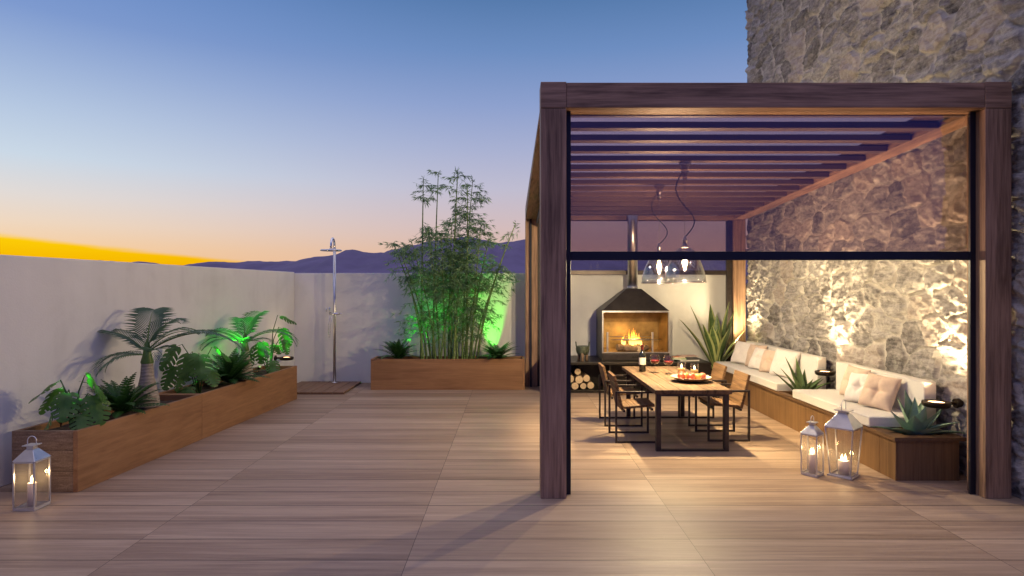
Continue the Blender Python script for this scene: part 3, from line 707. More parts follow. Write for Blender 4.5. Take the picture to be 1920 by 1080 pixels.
# things on the table
TZ = .7625
wb = thing('wine_bottle', 'dark wine bottle with plain cream label on the table', 'bottle', (1.934, 9.10, TZ))
MB().lathe([(0, 0), (.046, 0), (.050, .006), (.050, .235), (.045, .265), (.026, .295), (.0175, .315), (.0165, .39), (.0, .392)], 24).build('body', M['bottle'], wb)
MB().lathe([(.0507, .105), (.0509, .107), (.0509, .205), (.0507, .207)], 24).build('paper_label', M['paper'], wb)
MB().lathe([(.0182, .322), (.0182, .389), (.019, .389), (.019, .396), (0, .397)], 20).build('capsule', M['cork'], wb)
def wine_glass(label, loc):
    g = thing('wine_glass', label, 'glass', loc, 0, 'glasses of red wine')
    MB().lathe([(0, .004), (.042, .003), (.043, 0), (0, 0)], 24).build('foot', M['glass'], g)
    MB().tube([(0, 0, .003), (0, 0, .06), (0, 0, .118)], [.006, .0042, .007], 10).build('stem', M['glass'], g)
    MB().lathe([(.006, .118), (.045, .130), (.068, .158), (.074, .185), (.070, .215), (.058, .258), (.0565, .258), (.0685, .214), (.0722, .185), (.066, .159), (.043, .132), (.0, .121)], 28).build('bowl', M['glass'], g)
    MB().lathe([(0, .1225), (.042, .1335), (.0645, .160), (.0700, .180), (0, .1802)], 28).build('wine', M['wine'], g)
    return g
g1 = wine_glass('half full red wine glass next to the bottle', (2.10, 9.02, TZ))
dup(g1, (2.267, 8.89, TZ), 0, 'half full red wine glass next to the candle tumblers')
def candle(label, loc, r, h, mat, n=1, group=None, fs=1.0):
    c = thing('candle', label, 'candle', loc, 0, group)
    MB().lathe([(0, 0), (r, 0), (r, h - .004), (r - .004, h), (r * .55, h - .004), (0, h - .006)], 24).build('wax', M[mat], c)
    for k in range(n):
        x = 0 if n == 1 else (k - (n - 1) / 2) * r * .75
        MB().tube([(x, 0, h - .008), (x + .001, 0, h + .012)], .0018, 6).build('wick', M['wick'], c)
        f = MB(); flame_mesh(f, (0, 0, 0), .058 * fs, .0125 * fs, (.003, 0), k + 3, 10, 8); o = f.build('flame', M['flame'], c); o.location = (x, 0, h + .002)
    return c
def tumbler(label, loc, r, h):
    g = thing('glass_tumbler', label, 'candle glass', loc, 0, 'glass candle tumblers on the table')
    MB().lathe([(0, 0), (r - .004, 0), (r, .004), (r, h), (r - .003, h), (r - .003, .008), (0, .008)], 28).build('glass_cup', M['glass'], g)
tumbler('taller glass candle tumbler beside the wine glass', (2.42, 8.75, TZ), .058, .185)
candle('amber candle in the taller tumbler beside the wine glass', (2.42, 8.75, TZ + .0085), .053, .085, 'amber_wax', 1, 'amber candles in tumblers', 1.1)
tumbler('shorter glass candle tumbler behind the fruit plate', (2.58, 8.67, TZ), .055, .168)
candle('amber candle in the shorter tumbler behind the fruit plate', (2.58, 8.67, TZ + .0085), .050, .075, 'amber_wax', 1, 'amber candles in tumblers', 1.1)
pl = thing('fruit_plate', 'wide shallow brown plate of fruit on the table', 'plate', (2.375, 8.14, TZ))
MB().lathe([(0, 0), (.12, 0), (.145, .010), (.21, .032), (.262, .058), (.266, .064), (.258, .065)], 40).build('outside', M['plate'], pl)
MB().lathe([(.258, .065), (.205, .042), (.14, .018), (0, .012)], 40).build('inside', M['plate_in'], pl)
def mk_fruit(name, c1, c2):
    m = NT(name); v = m.obj(); n = m.noise(m.mapping(v, (9, 9, 26)), 1, 4, .6, .8)
    m.set(color=m.ramp(n, [(.38, c1), (.62, c2)]), rough=.35, spec=.5); return m.m
M['apple_red'] = mk_fruit('red_apple', (.26, .016, .014), (.40, .10, .04))
M['apple_pale'] = mk_fruit('yellow_apple', (.42, .15, .035), (.50, .29, .08))
M['apple_pink'] = mk_fruit('pink_apple', (.28, .045, .035), (.42, .17, .09))
def apple(label, loc, r, mat):
    o = thing('apple', label, 'apple', loc, random.uniform(0, 6), 'fruit on the plate')
    prof = [(0, .22), (.25, .06), (.55, .02), (.85, .32), (1.0, .85), (.96, 1.25), (.72, 1.62), (.4, 1.74), (.18, 1.68), (0, 1.52)]
    MB().lathe([(a * r, b * r) for a, b in prof], 20).build('flesh', M[mat], o)
    MB().tube([(0, 0, r * 1.5), (r * .06, 0, r * 1.72), (r * .2, 0, r * 1.98)], r * .05, 6).build('stalk', M['bark'], o)
for dx, dy, r, mat, lab in ((-.135, -.02, .052, 'apple_red', 'red apple on the plate rim side near the bottle'), (-.055, .06, .05, 'apple_pale', 'yellow apple second along the plate'), (-.02, -.07, .056, 'apple_red', 'large red apple at the front of the plate'), (.045, .07, .050, 'apple_pink', 'pink apple behind the orange one on the plate'),
                            (.075, -.045, .052, 'apple_pale', 'orange yellow apple front of the plate'), (.15, .0, .05, 'apple_pink', 'pinkish apple at the plate end near the bench'), (-.08, .145, .048, 'apple_red', 'small red apple at the far rim of the plate')):
    rr = math.hypot(dx, dy); apple(lab, (2.375 + dx, 8.14 + dy, TZ + .0155 + max(0, rr - .1) * .16), r, mat)

# ------------------------------------------------------------------ pendant lamps
def pendant(label, X, Y):
    zc = zb(Y + .069) if False else zb(Y)
    p = thing('pendant_lamp', label, 'pendant lamp', (X, Y, 0), 0, 'glass dome pendants over the table')
    zt = zb(Y + .067) - .001
    MB().lathe([(0, zt), (.070, zt), (.080, zt - .012), (.078, zt - .035), (.058, zt - .055), (.050, zt - .060), (.044, zt - .150), (.030, zt - .165), (.028, zt - .215), (.012, zt - .228), (0, zt - .228)], 24).build('ceiling_cap', M['cap_glass'], p)
    zs = 2.64
    MB().tube([(0, 0, zt - .2), (0, 0, zs)], .0028, 6).build('wire', M['wire'], p)
    pts = []
    H = (zt - .17) - zs
    for i in range(25):
        t = i / 24
        x = -.045 * (1 - t) + .01 * t - .085 * math.sin(math.pi * min(1, t * 2)) * (1 if t < .5 else 0) + (.135 * math.sin(math.pi * (t - .5) * 2) if t >= .5 else 0)
        pts.append((x, .01, zt - .15 - t * (H + .0)))
    for _ in range(3): pts = [pts[0]] + [tuple((pts[i - 1][k] + 2 * pts[i][k] + pts[i + 1][k]) / 4 for k in range(3)) for i in range(1, len(pts) - 1)] + [pts[-1]]
    MB().tube(pts, .0075, 8).build('cord', M['black_plastic'], p)
    MB().lathe([(0, zs + .03), (.016, zs + .028), (.018, zs - .01), (.034, zs - .018), (.036, zs - .04), (.028, zs - .045), (.030, zs - .095), (.050, zs - .11), (.052, zs - .125), (0, zs - .125)], 24).build('socket', M['brushed'], p)
    MB().lathe([(.045, 2.515), (.085, 2.508), (.118, 2.475), (.150, 2.425), (.185, 2.357), (.217, 2.285), (.243, 2.205), (.257, 2.14), (.263, 2.07), (.260, 2.07), (.254, 2.14), (.2395, 2.205), (.2135, 2.285), (.182, 2.357), (.147, 2.423), (.115, 2.471), (.084, 2.504)], 48).build('glass_dome', M['dome_glass'], p)
    MB().lathe([(.2635, 2.066), (.266, 2.070), (.266, 2.080), (.2635, 2.084), (.2585, 2.080), (.2585, 2.070)], 48, close=True).build('rim', M['cap_glass'], p)
    b = MB().lathe([(.02, 2.51), (.024, 2.46), (.045, 2.40), (.066, 2.32), (.064, 2.27), (.045, 2.225), (.018, 2.205), (0, 2.203)], 24).build('bulb', M['bulb_glass'], p)
    f = MB()
    for k in range(6):
        a = k * math.pi / 3; f.tube([(.012 * math.cos(a), .012 * math.sin(a), 2.41), (.027 * math.cos(a), .027 * math.sin(a), 2.33), (.010 * math.cos(a), .010 * math.sin(a), 2.245)], .0036, 6)
    f.build('filament', M['filament'], b)
    light('pendant_light', 'POINT', (X, Y, 2.32), 920, WARM, shadow_soft_size=.032)
    return p
pendant('glass dome pendant nearer the viewer, its cap higher under the roof', 2.215, 7.858)
pendant('glass dome pendant nearer the fireplace, its cap lower in view', 2.208, 9.202)

# ------------------------------------------------------------------ bench, cushions, pillows
bn = thing('built_in_bench', 'long brown wooden bench box along the stone wall', 'bench', (3.98, 6.362, 0))
q = loc_of(bn)
B0, B1 = 3.98, 4.64
prev = 6.362
for j, nxt in enumerate((6.65, 9.11, 11.55, 12.43)):
    q(MB().box(B0, B0 + .03, prev + (.0 if j == 0 else .003), nxt - .003, .0, .412)).build('front_panel', M['bench_z'], bn, bevel=.003); prev = nxt
q(MB().box(B0 + .031, B1, 6.362, 6.39, 0, .412)).build('end_panel', M['bench_z'], bn, bevel=.003, label='dark shaded end panel of the bench')
q(MB().box(B1 - .03, B1, 6.391, 12.43, 0, .412)).build('back_panel', M['bench_z'], bn)
# top with two cut-outs for the succulents
tp = MB(); holes = [(4.13, 4.56, 6.46, 6.74), (4.05, 4.45, 8.75, 9.12)]
tp.box(B0 - .022, 4.70, 6.342, 6.46, .413, .452); tp.box(B0 - .022, 4.13, 6.46, 6.74, .413, .452); tp.box(4.56, 4.70, 6.46, 6.74, .413, .452)
tp.box(B0 - .022, 4.70, 6.74, 8.75, .413, .452); tp.box(B0 - .022, 4.05, 8.75, 9.12, .413, .452); tp.box(4.45, 4.70, 8.75, 9.12, .413, .452); tp.box(B0 - .022, 4.70, 9.12, 12.43, .413, .452)
q(tp).build('top_board', M['bench_y'], bn)
for x0, x1, y0, y1 in holes:
    q(MB().box(x0 - .002, x1 + .002, y0 - .002, y1 + .002, .36, .405)).build('soil', M['soil'], bn)

def cushion(name, label, x0, x1, y0, y1, z0, z1, tilt=0):
    o = thing(name, label, 'cushion', (x0, y0, z0))
    mb = MB(); mb.box(0, x1 - x0, 0, y1 - y0, 0, z1 - z0)
    c = mb.build('cover', M['fabric'], o); b = c.modifiers.new('b', 'BEVEL'); b.width = .018; b.segments = 4
    for p in c.data.polygons: p.use_smooth = True
    s = MB(); w, l, h = x1 - x0, y1 - y0, z1 - z0
    for zz in ((.014, h - .014) if h < .2 else (h - .014,)):
        s.tube([(-.001, .02, zz), (-.001, l - .02, zz)], .0035, 6); s.tube([(.02, -.001, zz), (w - .02, -.001, zz)], .0035, 6)
    s.build('piping', M['fabric'], o)
cushion('seat_cushion', 'off white seat cushion on the bench end nearest the lanterns', 3.958, 4.567, 6.80, 8.665, .4525, .572)
cushion('seat_cushion', 'off white seat cushion on the bench end nearest the fireplace', 3.958, 4.567, 9.18, 11.94, .4525, .572)
cushion('back_cushion', 'off white back cushion leaning on the stone wall nearest the lanterns', 4.568, 4.71, 6.80, 8.66, .4535, .962)
cushion('back_cushion', 'off white back cushion leaning on the stone wall nearest the fireplace', 4.568, 4.71, 9.18, 11.97, .4535, .962)

def pillow(label, loc, size, mat, yaw, tilt, roll, tuft=False, seed=0):
    rr = random.Random(seed); n = 22; vs, fs = [], []
    for side in (-1, 1):
        for i in range(n + 1):
            for j in range(n + 1):
                u, v = i / n * 2 - 1, j / n * 2 - 1
                pin = 1 - .09 * (1 - abs(u) ** 3) * abs(v) ** 6 - .09 * (1 - abs(v) ** 3) * abs(u) ** 6
                w = max(0, (1 - abs(u) ** 3.2)) ** .55 * max(0, (1 - abs(v) ** 3.2)) ** .55
                th = .075 * w
                if tuft:
                    d = math.hypot(u, v); th *= 1 - .72 * math.exp(-(d / .20) ** 2); ang = math.atan2(v, u)
                    th *= 1 - .28 * math.exp(-(d / .7) ** 2) * max(0, math.cos(4 * ang)) ** 5
                th += w * .010 * math.sin(u * 7 + rr.random() * .4 + seed) * math.sin(v * 5 + seed * 2)
                x, y = u * pin * size / 2, v * pin * size / 2
                vs.append((side * th, x, y))
    m = (n + 1) ** 2
    for i in range(n):
        for j in range(n):
            a = i * (n + 1) + j
            fs.append((a, a + 1, a + n + 2, a + n + 1)); fs.append((m + a, m + a + n + 1, m + a + n + 2, m + a + 1))
    mb = MB(); mb.add(vs, fs, 0, True)
    o = mb.build('pillow', M[mat]); o.location = loc
    bmw = bmesh.new(); bmw.from_mesh(o.data); bmesh.ops.remove_doubles(bmw, verts=bmw.verts, dist=1e-5); bmw.to_mesh(o.data); bmw.free()
    for p in o.data.polygons: p.use_smooth = True
    ss = o.modifiers.new('s', 'SUBSURF'); ss.levels = 1; ss.render_levels = 1
    o.rotation_euler = (Matrix.Rotation(R(yaw), 4, 'Z') @ Matrix.Rotation(R(tilt), 4, 'Y') @ Matrix.Rotation(R(roll), 4, 'X')).to_euler()
    tag(o, label, 'pillow', 'scatter pillows on the bench')
    return o
S = .572
pillow('beige tufted pillow behind the white tufted one near the lanterns', (4.43, 7.93, S + .205), .44, 'pillow_beige', 8, 17, 3, True, 1)
pillow('white tufted pillow between two beige ones near the lanterns', (4.34, 7.62, S + .185), .41, 'pillow_white', 20, 26, -4, True, 2)
pillow('beige tufted pillow nearest the green succulent and lanterns', (4.36, 7.28, S + .195), .44, 'pillow_beige', 25, 24, 4, True, 3)
pillow('plain white pillow at the bench end nearest the fireplace', (4.33, 11.50, S + .215), .46, 'pillow_white', 28, 24, 2, False, 4)
pillow('beige pillow second from the fireplace end of the bench', (4.40, 11.06, S + .205), .44, 'pillow_beige', 20, 20, -2, True, 5)
pillow('white tufted pillow in the middle of the five pillow row', (4.33, 10.70, S + .19), .42, 'pillow_white', 22, 26, 3, True, 6)
pillow('beige tufted pillow leaning beside the large white pillow', (4.36, 10.32, S + .195), .42, 'pillow_beige', 24, 24, -3, True, 7)
pillow('large plain white pillow beside the slim succulent', (4.38, 9.86, S + .215), .47, 'pillow_white', 30, 20, 5, False, 8)

# ------------------------------------------------------------------ wall lamps
def wall_lamp(label, wallx, Y, z, sgn=-1, power=22, reach=.225):
    o = thing('wall_lamp', label, 'wall lamp', (wallx, Y, z), 0, 'round uplight wall lamps')
    c = sgn * reach
    MB().tube([(sgn * -.06, 0, 0), (sgn * .022, 0, 0)], .052, 20).build('wall_rose', M['lamp_black'], o, bevel=.003)
    MB().tube([(sgn * .02, 0, 0), (sgn * .09, 0, 0)], .017, 12).build('arm', M['lamp_black'], o)
    MB().lathe([(0, -.038), (.115, -.038), (.132, -.026), (.135, .012), (.128, .022), (.092, .022), (.086, .008), (0, .008)], 36, (c, 0, 0)).build('lamp_disc', M['lamp_black'], o)
    MB().lathe([(.084, .0095), (.05, .013), (0, .014)], 28, (c, 0, 0)).build('light_lens', M['lamp_glow'], o)
    light('wall_lamp_light', 'SPOT', (wallx + c, Y, z + .035), power, WARM, target=(wallx + c * 5, Y, z + 3), spot_size=R(128), spot_blend=.85, shadow_soft_size=.09)
    return o
wall_lamp('round black uplight on the stone wall behind the plump green succulent', 4.79, 6.60, .760, -1, 470)
wall_lamp('round black uplight on the stone wall between the two bench seats', 4.79, 8.95, .768, -1, 470)
wall_lamp('round black uplight on the stone wall by the rear pergola post', 4.79, 12.12, .80, -1, 440)
wall_lamp('round black uplight on the white wall at the end of the planters', -4.655, 12.05, .625, 1, 14)

# ------------------------------------------------------------------ lanterns
def lantern(label, loc, rz, wb_, wt, hb, base, n_wick, cr, chh, clabel, flip=1):
    o = thing('lantern', label, 'lantern', loc, rz, 'glass candle lanterns')
    b = MB(); b.box(-base / 2, base / 2, -base / 2, base / 2, 0, .016); b.build('base', M['lantern'], o, bevel=.002)
    fr = MB(); z0, z1 = .016, hb
    cb = [Vector((sx * wb_ / 2, sy * wb_ / 2, z0)) for sx, sy in ((-1, -1), (1, -1), (1, 1), (-1, 1))]
    ct = [Vector((sx * wt / 2, sy * wt / 2, z1)) for sx, sy in ((-1, -1), (1, -1), (1, 1), (-1, 1))]
    for i in range(4):
        fr.bar(cb[i], ct[i], .012); fr.bar(ct[i], ct[(i + 1) % 4], .012, .014); fr.bar(cb[i] + Vector((0, 0, .006)), cb[(i + 1) % 4] + Vector((0, 0, .006)), .010, .012)
    fr.build('frame', M['lantern'], o)
    for i in range(4):
        j = (i + 1) % 4; MB().add([cb[i], cb[j], ct[j], ct[i]], [(0, 1, 2, 3)]).build('pane', M['lantern_glass'], o, solid=.002)
    rf = MB(); e = wt / 2 + .010; t_ = wt * .19; hr = wt * .5
    lo = [(-e, -e, hb + .008), (e, -e, hb + .008), (e, e, hb + .008), (-e, e, hb + .008)]; hi = [(-t_, -t_, hb + .008 + hr), (t_, -t_, hb + .008 + hr), (t_, t_, hb + .008 + hr), (-t_, t_, hb + .008 + hr)]
    rf.add(lo + hi, [(3, 2, 1, 0), (4, 5, 6, 7), (0, 1, 5, 4), (1, 2, 6, 5), (2, 3, 7, 6), (3, 0, 4, 7)])
    r = rf.build('roof', M['lantern_roof'], o, bevel=.002)
    zt = hb + .008 + hr
    MB().box(-t_ * .8, t_ * .8, -t_ * .8, t_ * .8, zt, zt + .03).build('vent', M['lantern'], r)
    MB().box(-t_ * 1.5, t_ * 1.5, -t_ * 1.5, t_ * 1.5, zt + .031, zt + .040).build('cap', M['lantern'], r, bevel=.002)
    hw = t_ * 1.15; hz = zt + .04; hh = wt * .40
    pts = [(-hw, 0, hz)] + [(-hw * math.cos(a), 0, hz + hh * .45 + hh * .55 * math.sin(a)) for a in [math.pi * k / 12 for k in range(13)]] + [(hw, 0, hz)]
    MB().tube(pts, .004, 8).build('handle', M['lantern'], o)
    cl = candle(clabel, (loc[0] , loc[1], loc[2] + .017), cr, chh, 'wax', n_wick, 'pillar candles in lanterns', 1.15)
    cl.rotation_euler = (0, 0, .2)
    light('candle_light', 'POINT', (loc[0], loc[1], loc[2] + .017 + chh + .05), 2.2, (1, .66, .3), shadow_soft_size=.02)
lantern('silver glass lantern beside the planter end, standing alone', (-4.375, 5.59, 0), R(0), .185, .185, .435, .195, 1, .034, .21, 'slim pale candle in the lantern beside the planter')
lantern('smaller silver glass lantern beside the big one by the bench', (3.22, 6.578, 0), R(41), .162, .162, .436, .17, 2, .034, .205, 'slim pale candle in the smaller bench lantern')
lantern('bigger silver glass lantern flaring upward by the bench', (3.54, 6.545, 0), R(42), .20, .272, .52, .246, 2, .056, .145, 'thick pale candle in the bigger bench lantern')

# ------------------------------------------------------------------ shower and duckboard
sh = thing('outdoor_shower', 'tall chrome outdoor shower with round rain head', 'shower', (-3.663, 12.66, .045))
SX, SY = -3.663, 12.66
MB().lathe([(0, 0), (.06, 0), (.06, .012), (.035, .02), (0, .02)], 24).build('base_plate', M['chrome'], sh)
MB().tube([(0, 0, .02), (0, 0, 2.78)], .029, 20).build('pole', M['brushed'], sh)
arc = [Vector((0, 0, 2.78))] + [Vector((.008 - .008 * math.cos(a), -.15 + .15 * math.cos(a), 2.80 + .165 * math.sin(a))) for a in [math.pi * k / 14 for k in range(15)]] + [Vector((.016, -.30, 2.765))]
MB().tube(arc, .022, 16).build('arm', M['chrome'], sh)
MB().lathe([(0, 2.755), (.03, 2.755), (.04, 2.735), (.20, 2.728), (.212, 2.720), (.212, 2.705), (.20, 2.700), (0, 2.700)], 36, (.016, -.30, 0)).build('shower_head', M['chrome'], sh)
MB().tube([(-.10, -.02, 1.425), (.115, -.02, 1.425)], .022, 16).tube([(.115, -.02, 1.425), (.16, -.02, 1.425)], .012, 12).build('mixer', M['chrome'], sh)
MB().tube([(-.085, -.03, 1.43), (-.088, -.035, 1.50), (-.085, -.05, 1.56)], [.010, .012, .016], 10).tube([(-.235, .22, 1.46), (-.235, .22, 1.53)], .012, 8).build('hand_shower', M['chrome'], sh)
MB().tube([(-.09, -.02, 1.42), (-.115, -.02, 1.2), (-.12, -.02, .98), (-.105, -.02, .93), (-.09, -.02, .98), (-.07, -.02, 1.2), (-.05, -.02, 1.40)], .006, 8).build('hose', M['chrome'], sh)
db = thing('duckboard', 'low slatted wooden shower deck', 'duckboard', (-4.05, 12.05, 0))
sl = MB(); x0, x1, nn = -4.42 + 4.05, -3.155 + 4.05, 6; ww = (x1 - x0) / nn
for i in range(nn): sl.box(x0 + i * ww + .006, x0 + (i + 1) * ww - .006, -.535, .80, .018, .045)
sl.build('slats', M['duck'], db, bevel=.003)
MB().box(x0, x1, -.52, -.46, .0, .0175).box(x0, x1, .72, .78, 0, .0175).box(x0, x1, .1, .16, 0, .0175).build('battens', M['duck'], db)
db.location = (-4.05, 12.05, 0)

# ------------------------------------------------------------------ planters
def planter(label, cx0, cx1, cy0, cy1, h, shear=0.0, mats=('teak_x', 'teak_y', 'teak_x'), front_is_x=False):
    """box planter; shear moves x by shear*(y-cy0)"""
    o = thing('planter', label, 'planter', (cx0, cy0, 0)); T = .045
    def bx(x0, x1, y0, y1, z0, z1):
        f = lambda x, y: x + shear * (y - cy0) - cx0
        return MB().hexa([(f(x, y), y - cy0, z) for x in (x0, x1) for y in (y0, y1) for z in (z0, z1)])
    bx(cx0, cx1 - T - .001, cy0, cy0 + T, 0, h).build('end_board' if not front_is_x else 'front_board', M[mats[0]], o, bevel=.004)
    bx(cx0, cx1 - T - .001, cy1 - T, cy1, 0, h - .001).build('end_board' if not front_is_x else 'back_board', M[mats[2]], o, bevel=.004)
    bx(cx0, cx0 + T, cy0 + T + .001, cy1 - T - .001, 0, h - .001).build('side_board', M[mats[1]], o, bevel=.004)
    bx(cx1 - T, cx1, cy0, cy1, 0, h).build('side_board', M[mats[1]], o, bevel=.004)
    n = 26; m_ = 10; s = MB(); vs = []
    for i in range(n + 1):
        for j in range(m_ + 1):
            y = cy0 + T + .002 + (cy1 - cy0 - 2 * T - .004) * i / n; x = cx0 + T + .002 + (cx1 - cx0 - 2 * T - .004) * j / m_
            vs.append((x + shear * (y - cy0) - cx0, y - cy0, h - .075 + random.uniform(-.016, .016)))
    s.add(vs, [(i * (m_ + 1) + j, i * (m_ + 1) + j + 1, (i + 1) * (m_ + 1) + j + 1, (i + 1) * (m_ + 1) + j) for i in range(n) for j in range(m_)], 0, False)
    s.build('soil', M['soil'], o)
    return o
SHR = .0739
def endp():
    m = NT('rough_sawn_end'); v = m.obj(); sep = m.n('ShaderNodeSeparateXYZ'); m.link(v, sep.inputs[0])
    zr = m.math('DIVIDE', sep.outputs[2], .205); zi = m.math('FLOOR', zr); zf = m.math('FRACT', zr)
    ln = m.math('MAXIMUM', m.math('LESS_THAN', zf, .025), m.math('GREATER_THAN', sep.outputs[0], .567 + .02)) if False else m.math('LESS_THAN', zf, .03)
    cbn = m.n('ShaderNodeCombineXYZ'); m.link(m.math('ADD', sep.outputs[0], m.math('MULTIPLY', zi, 3.7)), cbn.inputs[0]); m.link(m.math('MULTIPLY', zi, 2.2), cbn.inputs[1]); m.link(sep.outputs[2], cbn.inputs[2])
    a = m.noise(m.mapping(cbn.outputs[0], (5, 5, 38), rot=(0, .5, 0)), 1, 6, .7, 1.0); b = m.noise(cbn.outputs[0], 70, 4, .7)
    f = m.math('ADD', m.math('MULTIPLY', a, .6), m.math('MULTIPLY', b, .4))
    c = m.ramp(f, [(.32, (.085, .05, .028)), (.5, (.20, .13, .080)), (.68, (.36, .26, .175))])
    m.set(color=m.mix(m.math('MULTIPLY', ln, .75), c, (.03, .018, .01)), rough=.8); m.bump(m.math('SUBTRACT', f, ln), .7, .01); return m.m
M['end_rough'] = endp()
planter('long wooden planter nearest the viewer holding the fat trunk palm', -4.895, -4.25, 6.0, 8.10, .600, SHR, ('end_rough', 'teak_y', 'teak_x'))
planter('long wooden planter by the shower holding the green lit palm', -4.895 + SHR * 2.104, -4.25 + SHR * 2.104, 8.104, 11.06, .600, SHR, ('teak_x', 'teak_y', 'teak_x'))
planter('wide wooden planter holding the bamboo by the end wall', -2.774, .250, 12.04, 12.58, .605, 0, ('teak_x', 'teak_y', 'teak_x'), True)
def plx(Y, off=0.0): return -4.572 + SHR * (Y - 6.0) + off

# ------------------------------------------------------------------ plants
def frond(mb, base, az, elev, L, droop, n=30, lw=.30, lf=.017, twist=0.0, fold=.5, mi=0, side_bias=None):
    """feather frond: arching rachis with leaflets; returns nothing, adds to mb"""
    base = Vector(base); h = Vector((math.cos(az), math.sin(az), 0)); up = Vector((0, 0, 1))
    pts = []; p = base.copy(); e = elev; st = L / n
    for i in range(n + 1):
        pts.append(p.copy()); d = h * math.cos(e) + up * math.sin(e); p = p + d * st; e -= droop / n * (.4 + 1.2 * i / n)
    mb.tube(pts, [max(.0015, .010 * (1 - i / n * .85)) for i in range(n + 1)], 5, 1)
    sidev = h.cross(up).normalized()
    for i in range(3, n + 1):
        t = i / n; d = (pts[i] - pts[i - 1]).normalized(); nr = sidev.cross(d).normalized()
        ll = lw * (math.sin(math.pi * min(1, (t * .86 + .12))) ** .7) * random.uniform(.88, 1.08)
        for s in (-1, 1):
            for k in range(1):
                q0 = pts[i] - d * st * (.5 * k)
                out = (sidev * s * math.cos(twist) + nr * (math.sin(twist) * s)) 
                dirv = (out * 1.0 + d * (.55 + .5 * t) + nr * fold).normalized()
                mid = q0 + dirv * ll * .55; tip = q0 + dirv * ll + Vector((0, 0, -1)) * ll * .22
                w = (d * .9 + nr * .25).normalized() * lf * .5
                mb.add([q0 - w * .5, q0 + w * .5, mid + w, mid - w, tip], [(0, 1, 2, 3), (3, 2, 4)], 0, True)

def palm(label, X, Y, zs, fronds, tk):
    zbase = .535
    o = thing('palm_tree', label, 'palm', (X, Y, zbase))
    prof = [(.0, 0), (.135, .0), (.140, .05), (.130, .14), (.098, .28), (.074, .40), (.066, zs - .02), (.064, zs)]
    MB().lathe([(r * tk, z) for r, z in prof], 28).build('trunk', M['palm_trunk'], o)
    MB().lathe([(.069 * tk, zs), (.072 * tk, zs + .02), (.052 * tk, zs + .09), (.040 * tk, zs + .17), (.028 * tk, zs + .24), (0, zs + .30)], 20).build('crownshaft', M['palm_shaft'], o)
    for (az, el, L, dr, z0, lw) in fronds:
        mb = MB(); frond(mb, (0, 0, zs + .12 + z0), R(az), R(el), L, R(dr), int(L * 48), lw * 1.4, .0185, fold=.22)
        mb.build('frond', [M['palm_leaf'], M['palm_shaft']], o)
    return o
palm('swollen trunk palm with grey ringed bark in the planter nearest the viewer', plx(7.5), 7.5, .545,
     [(168, 42, 1.16, 112, .0, .20), (10, 34, 1.22, 88, .02, .20), (110, 74, .66, 70, .06, .26), (60, 70, .56, 95, .06, .26), (232, 10, .60, 75, -.02, .22), (320, 25, .55, 80, 0, .2), (20, 50, .62, 80, .03, .22), (190, 15, .55, 95, -.03, .20)], 1.0)
palm('slimmer palm glowing green under the spotlight in the far planter', plx(9.85), 9.85, .46,
     [(172, 34, .98, 85, 0, .20), (8, 38, .92, 110, 0, .22), (70, 75, .60, 70, .05, .24), (120, 68, .55, 80, .05, .22), (225, 25, .70, 80, 0, .20), (330, 22, .70, 105, 0, .20), (200, 45, .60, 90, .03, .2), (285, 35, .5, 110, .0, .18)], .92)

def monstera_leaf(L=.30):
    """split leaf in the local XY plane, stalk at origin, tip along +X; flat-topped lobes with gaps"""
    vs, fs = [], []
    nl = 5; W = L * .48
    def wid(t): return W * (math.sin(math.pi * min(1, .16 + t * .84)) ** .62) * (1.02 - .25 * t)
    def cup(x, y): return -.55 * (x / L) ** 2 * L * .5 - .35 * abs(y) ** 1.4 + .03 * L * math.sin(x / L * 9)
    for s in (-1, 1):
        ns = 26; k0 = len(vs)
        for i in range(ns + 1):
            t = i / ns; x = L * (t * 1.08 - .16) if t > .0 else -.16 * L
            vs.append((max(0, L * (t * 1.08 - .08)), 0, 0))
            w = wid(t)
            vs.append((L * (t * 1.08 - .10) + w * .12, s * w * .42, 0))
        for i in range(ns):
            a = k0 + 2 * i; fs.append((a, a + 1, a + 3, a + 2) if s > 0 else (a, a + 2, a + 3, a + 1))
        # outer lobes
        edges = [0, .2, .37, .53, .69, .84, 1.0]
        for j in range(6):
            gap = .0 if j == 5 else .034; ta, tb = edges[j] + (.0 if j == 0 else .004), edges[j + 1] - gap
            m = len(vs); nn = 4
            for c in range(4):
                rr = .42 + (1 - .42) * c / 3
                for i in range(nn + 1):
                    t = ta + (tb - ta) * i / nn
                    w = wid(t); sweep = .12 + .34 * (rr - .42)
                    ed = 1 - .10 * (abs(i / nn - .5) * 2) ** 2 * (c == 3)
                    vs.append((L * (t * 1.08 - .10) + w * sweep + (.0), s * w * rr * ed, 0))
            for c in range(3):
                for i in range(nn):
                    a = m + c * (nn + 1) + i
                    fs.append((a, a + nn + 1, a + nn + 2, a + 1) if s > 0 else (a, a + 1, a + nn + 2, a + nn + 1))
    return [(x, y, cup(x, y)) for x, y, z in vs], fs
